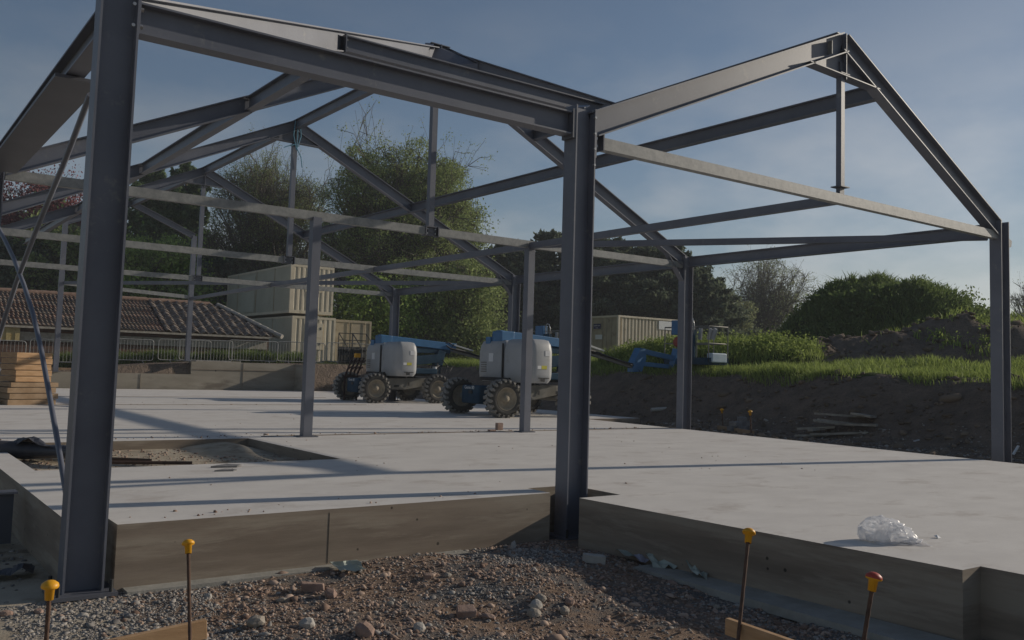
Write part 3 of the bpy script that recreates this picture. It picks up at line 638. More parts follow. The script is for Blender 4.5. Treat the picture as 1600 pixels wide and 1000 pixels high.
m = MB(); m.box((CX0+.98,CY0-.24,1.9),(CX0+1.85,CY0-.17,3.30)); dr = m.build('door', BEIGE, lo_, og)
m = MB(); m.box((CX0+1.7,CY0-.26,2.95),(CX0+1.74,CY0-.24,3.1)); m.box((CX0+1.66,CY0-.26,2.15),(CX0+1.72,CY0-.24,2.25)); m.build('hinge', DARKM, dr, og)
th_, og = container('storage_container', (CX0+2.85,CY0+.9,1.10), 2.44, 6.0, 2.52, 'dirty flat-faced beige steel container standing right of the lower cabin', 'container', BEIGED, BEIGED, front='flat')
m = MB(); m.box((CX0+4.05,CY0+.915,1.3),(CX0+4.07,CY0+.94,3.5)); m.tube([(CX0+3.9,CY0+.9,1.3),(CX0+3.9,CY0+.9,3.5)],.02,6); m.tube([(CX0+4.9,CY0+.9,1.3),(CX0+4.9,CY0+.9,3.5)],.02,6); m.build('locking_bar', BEIGED, th_, og)
# far container behind the grass hump
fx, fy = 40.3, 41.3
fc = thing('shipping_container', (fx,fy,2.2), 'sand coloured shipping container half hidden behind the tall grass hump', 'container'); og = (fx,fy,2.2)
e1 = at(925,495,59.5); e2 = at(985,494,56.5); e3 = at(1046,499,61.5)
E1 = Vector((e1.x,e1.y,0)); E2 = Vector((e2.x,e2.y,0)); E2 = E1 + (E2-E1).normalized()*2.6; dx_ = (E2-E1).normalized(); dn_ = Vector((-dx_.y, dx_.x, 0)); 
if dn_.dot(Vector((e3.x,e3.y,0))-E2) < 0: dn_ = -dn_
E3 = E2 + dn_*6.1; E4 = E1 + dn_*6.1; zb, zt_ = 2.2, 4.83
m = MB()
for p in (E1,E2,E3,E4): m.bar(p+Vector((0,0,zb)), p+Vector((0,0,zt_)), .14, .14, up=(0,1,0))
for a, b_ in ((E1,E2),(E2,E3),(E3,E4),(E4,E1)):
    for z in (zb+.06, zt_-.06): m.bar(a+Vector((0,0,z)), b_+Vector((0,0,z)), .1, .12)
m.add([p+Vector((0,0,zt_-.02)) for p in (E1,E2,E3,E4)], [(0,1,2,3)]); m.build('container_frame', BEIGE, fc, og)
m = MB(); corr(m, E2, E3, zb+.1, zt_-.1, (E2-E1).normalized(), .3, .07); corr(m, E4, E1, zb+.1, zt_-.1, (E1-E2).normalized(), .3, .07); corr(m, E3, E4, zb+.1, zt_-.1, dn_, .3, .05); m.build('side_wall', BEIGE, fc, og)
m = MB()
q = E1 + dn_*.02
m.add([E1+Vector((0,0,zb))+dn_*.03, E2+Vector((0,0,zb))+dn_*.03, E2+Vector((0,0,zt_-.05))+dn_*.03, E1+Vector((0,0,zt_-.05))+dn_*.03], [(0,1,2,3)])
for t_ in (.42,.57,.75): m.tube([E1.lerp(E2,t_)-dn_*.03+Vector((0,0,zb+.1)), E1.lerp(E2,t_)-dn_*.03+Vector((0,0,zt_-.1))], .022, 6)
m.build('door', BEIGED, fc, og)
ang = math.atan2(dx_.y, dx_.x)
Ms = Matrix.Translation(E1.lerp(E2,.23)-dn_*.05+Vector((0,0,4.15))) @ Matrix.Rotation(ang, 4, 'Z')
m = MB(); m.box((-.36,-.01,-.17),(.36,.0,.17), M=Ms); sg = m.build('name_sign', NAVY, fc, og)
for tx, sz, dz in (('mobile mini', .125, .05), ('storage', .08, -.10)):
    t_ = text(tx, sz, (0,0,0), (PI/2,0,ang), WHITE, sg, (0,0,0)); t_.location = (Ms @ Vector((0,-.016,dz))) - Vector(og)
m = MB(); M3 = Matrix.Translation(E1.lerp(E2,.30)-dn_*.05+Vector((0,0,3.45))) @ Matrix.Rotation(ang, 4, 'Z'); m.box((-.34,-.01,-.15),(.34,.0,.15), M=M3); m.build('white_sign', WHITE, fc, og)
Mw = Matrix.Translation(E2.lerp(E3,.78)+dx_*.02+Vector((0,0,4.38))) @ Matrix.Rotation(math.atan2(dn_.y, dn_.x), 4, 'Z')
m = MB(); m.box((-1.2,-.012,-.28),(1.2,.0,.28), M=Mw); m.build('white_panel', WHITE, fc, og)
# black steps by the cabins
for i, (px_, lab) in enumerate(((536,'black tubular step frame beside the cabin door, nearer the cabin'),(557,'black tubular step frame next to the grey lift, in front of the dirty container'))):
    p = at(px_-7, 535, 41.6); m = MB(); x, y = p.x, p.y; w_ = .72
    for a in (0, w_):
        m.tube([(x+a,y,1.1),(x+a,y,2.62)], .025, 5); m.tube([(x+a,y,2.62),(x+a+.28,y-.5,1.9),(x+a+.28,y-.5,1.1)], .022, 5)
    for z in (2.62, 2.30): m.tube([(x,y,z),(x+w_,y,z)], .022, 5)
    for z, dy in ((1.35,-.5),(1.6,-.35),(1.85,-.15)): m.box((x,y+dy-.1,z),(x+w_+.1,y+dy+.14,z+.04))
    m.box((x,y-.02,1.15),(x+w_,y+.02,2.0))
    tag(m.build('access_steps', DARKM, None, (x,y,1.1), (x,y,1.1)), lab, 'steps', 'black access steps by the cabins')

# ------------------------------------------------------------------ boom lifts (local frame: x forward, y left, ground z=0)
def wheel(parent, x, y, side, steer=0):
    Rr, Wt = .465, .36
    w = bpy.data.objects.new('wheel', None); COL.objects.link(w); w.parent = parent; w.location = (x,y,Rr); w.rotation_euler.z = steer; w.empty_display_size = .1
    m = MB(); h = Wt/2
    m.lathe([(.27,-h+.03),(.30,-h),(.40,-h),(.435,-h+.04),(.44,0),(.435,h-.04),(.40,h),(.30,h),(.27,h-.03)], axis='y', n=36)
    m.build('tyre', RUBS, w); m = MB()
    for i in range(20):
        for s_ in (-1, 1):
            a0 = 2*PI*(i+(.5 if s_ > 0 else 0))/20; pts = []
            for k, (yy_, da) in enumerate(((0.0,0.0),(.085,.10),(.17,.13))):
                a = a0 + da; pts.append(Vector((.455*math.cos(a), s_*yy_, .455*math.sin(a))))
            for p, q in zip(pts[:-1], pts[1:]):
                m.bar(p, q+(q-p)*.08, .082, .04, up=((p+q)/2))
            a = a0+.13; p = Vector((.45*math.cos(a), s_*.17, .45*math.sin(a))); q = Vector((.405*math.cos(a), s_*.186, .405*math.sin(a))); m.bar(p, q, .05, .03, up=(0,1,0))
    m.build('tread_lugs', RUBB, w)
    m = MB(); o = -h*side*-1
    s_ = side
    m.lathe([(.285,s_*h*.95),(.275,s_*h*1.0),(.255,s_*h*.72),(.20,s_*h*.45),(.12,s_*h*.5),(.085,s_*h*.85),(.07,s_*h*1.0),(.0,s_*h*1.02)], axis='y', n=28)
    m.lathe([(.285,-s_*h*.95),(.24,-s_*h*.5),(.0,-s_*h*.45)], axis='y', n=24)
    for i in range(9):
        a = 2*PI*i/9; c = Vector((.10*math.cos(a), s_*h*.66, .10*math.sin(a))); m.tube([c, c+Vector((0,s_*.03,0))], .012, 6)
    m.build('rim', RIMD, w)
    return w
def boom_lift():
    root = thing('boom_lift', (0,0,0), '', 'boom lift', 'parked boom lifts')
    for x in (-1.12, 1.12):
        for s_ in (-1, 1): wheel(root, x, s_*1.0, s_, 0 if x > 0 else R(-5))
    m = MB()   # chassis
    m.add([(-1.0,-.42,.42),(.2,-.52,.42),(1.05,-.45,.55),(1.35,-.42,.55),(1.35,-.42,.78),(.9,-.55,.80),(-.3,-.55,.78),(-1.0,-.42,.66)] + [(-1.0,.42,.42),(.2,.52,.42),(1.05,.45,.55),(1.35,.42,.55),(1.35,.42,.78),(.9,.55,.80),(-.3,.55,.78),(-1.0,.42,.66)],
          [(0,1,6,7),(1,2,5,6),(2,3,4,5),(15,14,9,8),(14,13,10,9),(13,12,11,10),(7,6,14,15),(6,5,13,14),(5,4,12,13),(4,3,11,12),(3,2,10,11),(2,1,9,10),(1,0,8,9),(0,7,15,8)])
    m.tube([(-1.12,-.85,.465),(-1.12,.85,.465)], .085, 10); m.tube([(1.12,-.85,.465),(1.12,.85,.465)], .085, 10); ch = m.build('chassis', GREYM, root)
    m = MB(); m.box((.3,-.556,.55),(.36,-.548,.66)); m.box((-.2,-.556,.5),(-.02,-.548,.56)); m.build('slot', DARKM, ch)
    m = MB(); m.box((-1.42,-.36,.30),(-1.0,.44,.76)); t_ = m.build('oil_tank', BLUED, root, bevel=.05)
    m = MB(); m.lathe([(.05,0),(.04,.02),(0,.025)], (-1.42,-.02,.58), 'x', 10); m.box((-1.45,-.08,.55),(-1.42,.06,.63)); m.build('filler_cap', DARKM, t_)
    text('Genie 80', .12, (-1.428,.06,.70), (PI/2,0,-PI/2), WHITE, t_, (0,0,0))
    m = MB(); m.lathe([(.0,.80),(.5,.80),(.5,.92),(0,.92)], n=24); m.box((-.5,-.35,.88),(1.25,.95,.97)); m.build('turntable', DARKM, root)
    # engine hood: rounded plan, slightly tapering
    def hood(name, xa, xb, ya, yb, z0, z1, r, mt, top_in=.10):
        m = MB(); rows = []
        for z, ins in ((z0,.09),(z0+.10,.015),(z0+.22,0),(z1-.32,.0),(z1-.14,top_in*.35),(z1-.03,top_in),(z1,top_in+.12)):
            P = []
            for cx_, cy_, a0 in ((xb-r,yb-r,0),(xa+r,yb-r,90),(xa+r,ya+r,180),(xb-r,ya+r,270)):
                for a in (0,22.5,45,67.5,90):
                    P.append(((cx_ + (r-ins)*math.cos(R(a0+a))), (cy_ + (r-ins)*math.sin(R(a0+a))), z))
            rows.append(P)
        n = len(rows[0]); vs = [p for P in rows for p in P]
        fs = [(i*n+j,i*n+(j+1)%n,(i+1)*n+(j+1)%n,(i+1)*n+j) for i in range(len(rows)-1) for j in range(n)]
        m.add(vs, fs, 0, True); m.add(rows[-1], [tuple(range(n))]); m.add(rows[0], [tuple(range(n-1,-1,-1))]); return m.build(name, mt, root)
    hA = hood('engine_hood', -.46, .32, -1.2, .06, .86, 1.97, .20, HOODM)
    hB = hood('engine_hood', -.46, .32, -.02, 1.2, .86, 1.95, .20, HOODM)
    m = MB(); m.box((-.464,.004,.95),(-.42,.036,1.86)); m.build('panel_gap', DARKM, hA)
    m = MB(); m.box((-.20,-1.209,.98),(.14,-1.195,1.0)); m.box((-.12,-1.209,.90),(.0,-1.195,.98)); m.build('latch', DARKM, hA)
    m = MB(); m.box((-.24,-1.207,1.22),(-.12,-1.198,1.30)); m.build('decal', WHITE, hA)
    m = MB(); m.box((-.11,-1.207,1.215),(.06,-1.198,1.305)); m.build('decal', mat('yellow_decal', (.55,.50,.06), rough=.6), hA)
    m = MB(); m.box((-.468,.42,1.38),(-.458,.62,1.60)); m.build('decal', WHITE, hB)
    m = MB()
    for q in range(5): m.box((-.468,.72,1.1+q*.06),(-.458,.98,1.13+q*.06))
    m.build('louvre', GREYM, hB)
    m = MB(); m.box((.0,-1.207,1.55),(.14,-1.198,1.68)); m.build('decal', WHITE, hA)
    m = MB(); m.lathe([(.03,0),(.03,.12),(.05,.13),(.05,.2),(0,.2)], (-.1,.95,1.93), n=10); m.build('exhaust', DARKM, hB)
    m = MB(); m.box((.32,-1.0,.95),(1.15,-.62,1.13)); m.build('side_cover', BLUED, root, bevel=.03)
    m = MB()
    for q in range(7):
        rx = random.Random(q); a_ = (1.2+.12*q, -.1-.05*q, .98); m.tube([a_, (a_[0]+rx.uniform(-.1,.2), a_[1]-.05, 1.15+rx.uniform(0,.1)), (1.9+rx.uniform(-.2,.2), .2, 1.25+rx.uniform(-.1,.2))], .018, 5)
    m.box((1.0,-.45,.97),(1.5,-.1,1.16)); m.build('hydraulic_hose', DARKM, root)
    m = MB(); m.lathe([(0,0),(.07,0),(.07,.22),(0,.22)], (1.25,-.62,.98), 'z', 12); m.build('filter_canister', HOODM, root)
    # booms
    yb = .40
    m = MB(); m.box((-.36,yb-.19,1.90),(.06,yb+.25,2.19)); m.box((-.40,yb+.27,1.84),(-.1,yb+.5,2.04)); m.build('boom_pivot', BLUE, root, bevel=.02)
    m = MB(); m.bar((-.35,yb,2.09),(2.62,yb,1.90), .24, .25); bm_ = m.build('primary_boom', BLUE, root, bevel=.015)
    m = MB(); m.lathe([(.09,-.02),(.09,.3),(0,.3)], (-.12,yb-.15,2.08), 'y', 12); m.build('pivot_pin', CHROM, bm_)
    m = MB(); m.bar((.9,yb,1.74),(2.4,yb,1.76), .18, .18); m.build('lower_boom', BLUED, root, bevel=.012)
    m = MB(); m.bar((.2,yb-.02,1.30),(2.1,yb-.02,1.50), .26, .30); m.bar((1.85,yb-.02,1.0),(2.05,yb-.02,1.75),.24,.3,up=(1,0,0)); m.build('riser_boom', BLUED, root, bevel=.01)
    m = MB(); m.bar((2.1,yb,1.90),(3.3,yb,1.66), .15, .16); m.bar((3.2,yb,1.67),(4.60,yb,1.38), .12, .13); ex_ = m.build('extension_boom', GREYM, root)
    m = MB(); m.tube([(2.15,yb-.1,2.02),(2.3,yb-.12,2.06),(2.5,yb-.12,1.96),(2.35,yb-.12,1.84),(3.0,yb-.1,1.72),(4.5,yb-.09,1.45)], .022, 6); m.tube([(2.2,yb-.14,1.95),(2.35,yb-.15,1.86),(3.1,yb-.13,1.74),(4.55,yb-.1,1.40),(4.75,yb-.12,1.25),(4.85,yb-.1,1.5)], .02, 6); m.build('hose', DARKM, ex_)
    m = MB(); m.bar((2.5,yb-.14,1.98),(3.3,yb-.14,1.80),.05,.05); m.build('cylinder_rod', CHROM, ex_)
    m = MB(); m.add([(4.5,yb-.13,1.22),(4.85,yb-.13,1.24),(5.02,yb-.13,1.62),(4.98,yb-.13,1.92),(4.78,yb-.13,1.94),(4.52,yb-.13,1.5)]+[(4.5,yb+.13,1.22),(4.85,yb+.13,1.24),(5.02,yb+.13,1.62),(4.98,yb+.13,1.92),(4.78,yb+.13,1.94),(4.52,yb+.13,1.5)],
        [(0,1,2,3,4,5),(11,10,9,8,7,6)]+[(i,i+6,(i+1)%6+6,(i+1)%6) for i in range(6)]); m.build('boom_knuckle', BLUE, root)
    bx, by = 6.42, -.40    # platform centre
    m = MB(); m.bar((4.88,yb,1.86),(6.0,by+.45,1.66), .14, .15); m.bar((4.8,yb,1.48),(6.0,by+.45,1.40), .12, .13); m.bar((5.95,by+.5,1.30),(6.05,by+.4,1.95),.22,.18,up=(1,0,0)); m.build('jib', BLUE, root, bevel=.01)
    pf = bpy.data.objects.new('platform', None); COL.objects.link(pf); pf.parent = root; pf.location = (bx,by,1.50); pf.rotation_euler.z = R(-4)
    m = MB(); m.box((-.40,-.95,0),(.40,.95,.05)); m.box((-.41,-.96,.05),(-.385,.96,.20)); m.box((.385,-.96,.05),(.41,.96,.20)); m.box((-.41,-.96,.05),(.41,-.935,.20)); m.box((-.41,.935,.05),(.41,.96,.20)); m.build('platform_floor', BLUED, pf)
    m = MB(); r_ = .017
    for z in (.62, 1.12): m.tube([(-.39,-.94,z),(.39,-.94,z),(.39,.94,z),(-.39,.94,z),(-.39,-.94,z)], r_, 6, cap=False)
    for x in (-.39, .39):
        for y in (-.94,-.36,.36,.94): m.tube([(x,y,.05),(x,y,1.12)], r_, 6)
    m.build('guard_rail', GREYM, pf)
    m = MB(); m.box((-.52,.02,.88),(-.30,.52,1.32)); m.build('control_box', BLUE, pf, bevel=.02)
    m = MB(); m.tube([(-.45,-.12,1.0),(-.48,-.12,1.3),(-.48,-.22,1.38),(-.48,-.36,1.36),(-.46,-.4,1.2),(-.44,-.38,.8),(-.42,-.2,.72)], .017, 6); m.build('hoop_rail', CHROM, pf)
    m = MB(); m.box((-.46,-.42,.20),(-.40,.10,1.02)); m.build('mounting_plate', BLUED, pf)
    m = MB(); m.lathe([(.0,-.02),(.13,-.02),(.16,.02),(.0,.03)], (-.5,.30,.66), 'x', 14); m.build('red_cover', mat('dull_red', (.35,.07,.05), rough=.6), pf)
    m = MB(); m.box((-.3,-1.0,.06),(.30,-.78,.34)); m.build('tool_tray', mat('pale_blue_tray', (.35,.45,.55), (.5,.58,.65), 3, .5), pf, bevel=.03)
    for dx, dy, a in ((.3,-.5,.35),(.33,-.65,.45),(.1,-.3,.1)):
        m = MB(); M_ = Matrix.Translation((dx-.2,dy,.92)) @ Matrix.Rotation(a, 4, 'X'); m.box((-.03,-.06,-.18),(.03,.06,.16), M=M_); m.build('paper_sleeve', HOODM, pf)
    return root
lift = boom_lift(); lift.location = (14.15, 19.02, 0); lift['label'] = 'nearer boom lift behind the slim box post, its basket over the grass bank'
lift2 = copy_tree(lift); lift2.location = (14.55, 26.45, 0); lift2.rotation_euler.z = R(-1.5); lift2['label'] = 'farther boom lift beside the end of the rear wall and the black rack'

# black trestle legs with a yellow cap beside the far lift
p = onZ(556, 612, 0); T0 = (13.4, 28.4, 0)
m = MB()
for i in range(4):
    a = Vector((13.25+i*.14, 27.3, .80)); b_ = a + Vector((.30,.1,.62)); m.bar(a, b_, .045, .045); 
    m.bar(a.lerp(b_,.35), a.lerp(b_,.35)+Vector((.14,0,.10)), .035, .035); m.bar(a.lerp(b_,.7), a.lerp(b_,.7)+Vector((.14,0,.10)), .035, .035)
for s_ in (0, .45): m.bar(Vector((13.25+s_,27.3,0)), Vector((13.25+s_,27.3,.80)), .05, .05)
m.bar((13.2,27.3,.80),(13.8,27.3,.80),.06,.06)
tr_ = m.build('black_trestle', mat('oxide_black_metal', (.035,.02,.018), (.07,.03,.025), 6, .7), None, T0, T0); tag(tr_, 'black slanted metal rack with a yellow cap standing behind the far boom lift wheel', 'rack')
m = MB(); m.box((13.62,27.32,1.42),(13.82,27.46,1.57)); m.build('yellow_cap', YEL, tr_, T0, bevel=.03)

# ------------------------------------------------------------------ stack of timber crates at the left
sx, sy = 3.52, 24.6
def timber_crate(w, d, h, loc, rz, mt, label):
    m = MB(); t = .045
    m.box((-w/2,-d/2,0),(w/2,-d/2+t,h)); m.box((-w/2,d/2-t,0),(w/2,d/2,h)); m.box((-w/2,-d/2+t,0),(-w/2+t,d/2-t,h)); m.box((w/2-t,-d/2+t,0),(w/2,d/2-t,h))
    for i in range(4): m.box((-w/2+t,-d/2+t+i*(d-2*t)/4+.02,h-.03),(w/2-t,-d/2+t+(i+1)*(d-2*t)/4-.02,h-.005))
    o = m.build('timber_crate', mt, None); o.location = loc; o.rotation_euler.z = rz
    return tag(o, label, 'timber crate', 'stacked timber crates')
ords = ['bottom','second lowest','third from the bottom','fourth from the bottom','fifth, middle','fifth from the top','fourth from the top','third from the top','second from the top','topmost']
z = 0.0
for i in range(9):
    low = i < 4; w_ = 1.12 if low else .84; d_ = .95 if low else .80; h_ = .142 if i != 3 else .12
    dx = (-.05, .0, -.06, -.02)[i] if low else -.02+.012*math.sin(i*3)
    lab = ['lowest wide timber crate of the stack at the left','second wide timber crate up in the left stack','third wide timber crate up in the left stack, jutting left','narrow dark gap-showing fourth timber crate of the left stack','fifth timber crate up, lowest of the neat upper ones','sixth timber crate up in the left stack','seventh timber crate up in the left stack','eighth timber crate up, just under the top one','topmost orange-brown timber crate of the left stack'][i]
    timber_crate(w_, d_, h_-.016, (sx+dx,sy+(.02 if low else .05),z), R(17+1.8*math.sin(i*5)), WOODD if low else WOOD, lab); z += h_
m = MB(); m.bar((2.2,24.6,.05),(3.25,24.3,.10),.3,.02); m.bar((1.2,24.6,.03),(3.0,24.9,.03),.5,.05); tag(m.build('flat_board', WOODD), 'flat brown board on the slab at the foot of the timber stack', 'board')
m = MB(); a = at(-12,562,24); b_ = at(14,603,24); m.bar(a, b_, .14, .08); tag(m.build('steel_offcut', STEEL), 'grey steel angle leaning down past the left side of the timber stack', 'steel angle')
# dark steel plate standing against the slab edge at far left
m = MB(); m.box((.35,9.12,-.47),(1.27,9.16,-.01)); m.box((.35,9.05,-.03),(1.29,9.22,-.012))
tag(m.build('steel_plate', STEELD), 'dark steel plate standing against the left side of the slab', 'steel plate')

# ------------------------------------------------------------------ things in and around the sunken patch
m = MB(); P = [onZ(x, y, .0) for x, y in ((-60,704),(0,706),(40,705),(80,708),(130,712),(150,714))]
m.tube([p+Vector((0,0,.02+.02*math.sin(i*2))) for i, p in enumerate(P)], [.10,.10,.11,.08,.09,.05], 9)
q = [onZ(*p) for p in ((18,706),(62,700),(128,712),(70,709))]; pk = onZ(35,706)+Vector((.25,.3,.34)); pk2 = onZ(75,706)+Vector((.1,.2,.10))
n = 14; V = []; 
for i in range(n):
    for j in range(n):
        u, v = i/(n-1), j/(n-1); b0 = q[0].lerp(q[2], u); hh = .15*math.exp(-((u-.25)/.2)**2)*(1-v*.7) + .06*abs(math.sin(9*u+4*v)); V.append(b0 + Vector((.1*v,.75*v,0)) + Vector((0,0,.015+hh*(.35+.65*math.sin(PI*min(1,v+.2))) + .02*random.random())))
m.add(V, [(i*n+j,(i+1)*n+j,(i+1)*n+j+1,i*n+j+1) for i in range(n-1) for j in range(n-1)])
tag(m.build('membrane_roll', MEMB), 'crumpled black membrane rolled out across the sunken sandy patch', 'membrane')
for i, (a, b_, lab) in enumerate((((160,719),(236,722),'short dark steel bar lying in the sunken patch, the upper one'),((160,725),(300,726),'long dark steel bar lying in the sunken patch, the lower one'))):
    m = MB(); p, q_ = onZ(*a,-.08), onZ(*b_,-.08); m.tube([p+Vector((0,0,.02)), q_+Vector((0,0,.02))], .022, 6); tag(m.build('steel_bar', RUST), lab, 'bar')
for i, (a, lab) in enumerate((((350,730),'larger grey slate flake on the slab in front of the sunken patch'),((350,736),'smaller grey slate flake on the slab nearest the shadow lines'))):
    p = onZ(*a); m = MB(); k = 1-.3*i; m.add([p+Vector(v)*k for v in ((-.16,-.03,.002),(.12,-.08,.002),(.2,.0,.002),(.05,.07,.002),(-.16,-.03,.022),(.12,-.08,.02),(.2,.0,.024),(.05,.07,.03))],[(4,5,6,7),(0,1,5,4),(1,2,6,5),(2,3,7,6),(3,0,4,7)]); tag(m.build('slate_flake', GREY_ST), lab, 'stone')
# heap of sand in the pit corner
m = MB(); n = 12
for i in range(n+1):
    for j in range(n+1):
        u, v = i/n, j/n; m.v.append((4.05+u*1.03, 12.2+v*1.55, -.128+.08*math.sin(PI*u)**.8*sst(0,.9,np.array(v)).item()*(1+.2*math.sin(7*u+3*v))))
m.f = [(i*(n+1)+j,(i+1)*(n+1)+j,(i+1)*(n+1)+j+1,i*(n+1)+j+1) for i in range(n) for j in range(n)]; m.m = [0]*len(m.f); m.sm = [True]*len(m.f)
h_ = m.build('sand_heap', DUST); h_['kind'] = 'stuff'
# red half bricks by the slim post
p = onZ(781,672); m = MB(); m.box((p.x-.08,p.y-.04,0),(p.x+.05,p.y+.05,.14)); tag(m.build('red_brick', STO_P, bevel=.006), 'red brick standing on end on the slab left of the slim box post', 'brick')
p = onZ(772,674); m = MB(); m.box((p.x-.12,p.y-.04,0),(p.x+.02,p.y+.05,.035)); tag(m.build('broken_brick', STO_P, bevel=.006), 'broken flat piece of red brick beside the upright one', 'brick')

# ------------------------------------------------------------------ polythene bag on the slab
def bag():
    import bmesh
    from mathutils import noise
    P0 = onZ(1382, 846); fwd = Vector((math.sin(YAW), math.cos(YAW), 0)); m = MB()
    for li, (cx_, cy_, sx_, sy_, sz_, sd) in enumerate(((-.03,0,.15,.11,.115,1),(.07,-.02,.14,.10,.085,7),(-.12,.03,.07,.06,.075,13),(.16,-.05,.10,.07,.03,19))):
        bm = bmesh.new(); bmesh.ops.create_icosphere(bm, subdivisions=5, radius=1); vs = []
        for v in bm.verts:
            c = v.co; o = Vector((sd, sd*.7, 2)); f1 = noise.noise(c*1.3+o); f2 = 1-abs(noise.noise(c*2.6+o))*2; f3 = 1-abs(noise.noise(c*5.5+o*2))*2
            r = .82+.34*f1+.16*f2+.03*f3; z = max(.004+.004*f3, c.z*r*sz_+sz_*.62)
            w = R2*(c.x*r*sx_+cx_) + fwd*(c.y*r*sy_+cy_); vs.append(P0+Vector((w.x,w.y,z)))
        m.add(vs, [tuple(v.index for v in f.verts) for f in bm.faces], 0, True); bm.free()
    n = 22; V = []
    for i_ in range(n):
        for j_ in range(n):
            u, v = i_/(n-1)*2-1, j_/(n-1)*2-1; w = R2*(u*.20+.09) + fwd*(v*.12-.04); k = 1-abs(noise.noise(Vector((u*2.2,v*2.2,3))))*2
            V.append(P0+Vector((w.x,w.y,.004+.03*max(0,k)**2*(1.2-max(abs(u),abs(v))))))
    m.add(V, [(a*n+b_,(a+1)*n+b_,(a+1)*n+b_+1,a*n+b_+1) for a in range(n-1) for b_ in range(n-1)], 0, True)
    tag(m.build('plastic_bag', PLAST), 'crumpled clear polythene bag lying on the right part of the slab', 'plastic bag')
bag()
p = onZ(1466,841); m = MB(); m.add([p+Vector(v) for v in ((-.02,-.01,.002),(.02,-.015,.002),(.03,.02,.01),(-.01,.03,.015),(0,.01,.025))],[(0,1,4),(1,2,4),(2,3,4),(3,0,4)]); tag(m.build('plastic_scrap', WHITE), 'tiny white scrap on the slab right of the polythene bag', 'scrap')

# ------------------------------------------------------------------ rebar stakes with caps
def stake(base, top, capm, label, board=None, sc=1.0, rr=.009):
    b_ = Vector(base); t_ = Vector(top); root = thing('rebar_stake', b_, label, 'stake', 'capped steel stakes')
    d = (t_-b_); m = MB(); pts = [b_+d*(i/14) for i in range(15)]; m.tube(pts, [rr*(1.0 if i % 2 else 1.12) for i in range(15)], 8); m.build('steel_rod', RUST, root, b_)
    u = d.normalized(); k = sc
    a = u.orthogonal().normalized(); c = u.cross(a); n = 16; prof = [(.014,-.055),(.019,-.055),(.022,-.005),(.036,-.001),(.039,.006),(.036,.018),(.022,.029),(.008,.033),(0,.033)]
    vs = [t_ + (a*math.cos(2*PI*j/n)+c*math.sin(2*PI*j/n))*r_*k + u*h_*k for r_, h_ in prof for j in range(n)]
    m = MB(); m.add(vs, [(i*n+j,i*n+(j+1)%n,(i+1)*n+(j+1)%n,(i+1)*n+j) for i in range(len(prof)-1) for j in range(n)], 0, True)
    if capm is REDP: 
        m.m = [1 if (i//n) >= 4 else 0 for i in range(len(m.f))]; m.build('safety_cap', [YEL, REDP], root, b_)
    else: m.build('safety_cap', capm, root, b_)
    return root
def stk(bx_, by_, tx, ty, dep, dep2, capm, label, **k):
    return stake(at(bx_,by_,dep), at(tx,ty,dep2), capm, label, **k)
stk(70,1030,78,918,4.3,4.3,YEL,'yellow capped steel stake at the bottom left corner in front of the big column', rr=.010, sc=1.05)
stk(297,1010,294,851,4.55,4.75,YEL,'yellow capped steel stake in the gravel by the pale timber board at left', rr=.009, sc=.85)
stk(1152,1012,1170,834,4.6,4.9,YEL,'yellow capped steel stake leaning in front of the right slab wall', rr=.009, sc=.93)
stk(1344,1035,1365,905,3.95,4.0,REDP,'steel stake with a faded red topped yellow cap at the bottom right', rr=.009, sc=.95)
def gpt2(px, py):          # where the view ray through a photograph pixel meets the ground beyond the slab
    t = np.arange(15.5, 60, .05); d = ray(px, py); X, Y, Z = CAMPOS.x+d.x*t, CAMPOS.y+d.y*t, CAMPOS.z+d.z*t; k = np.argmax(Z < hgt(X, Y)); return Vector((X[k], Y[k], hz(X[k], Y[k])))
def fstake(bx_, by_, tx, ty, dep, label):
    b_ = gpt2(bx_, by_); d_ = (b_-CAMPOS).dot(F_); return stake(b_, at(tx, ty, d_), YEL, label, rr=.013, sc=1.3)
fstake(1130,672,1128,641,18.9,'left one of two small yellow capped stakes beyond the far slab edge')
fstake(1174,681,1172,644,18.0,'right one of two small yellow capped stakes beyond the far slab edge, by the stones')
m = MB(); a = gpt2(1122,671)+Vector((0,0,.03)); b_ = gpt2(1177,680)+Vector((0,0,.03)); m.bar(a, b_, .05, .13); tag(m.build('edge_board', WOODD), 'timber shutter board between the two far yellow capped stakes', 'board')
# pale boards at the near stakes
def board(p0, p1, w, h, mt, label):
    m = MB(); m.bar(p0, p1, w, h, up=(0,0,1)); return tag(m.build('timber_board', mt, bevel=.003), label, 'board')
board(at(160,1018,4.45), at(322,982,4.75), .035, .10, WOOD, 'sunlit pale timber board at the foot of the left middle stake')
board(at(1136,978,4.75), at(1260,1022,4.35), .035, .085, WOOD, 'pale timber board at the foot of the right yellow capped stake')

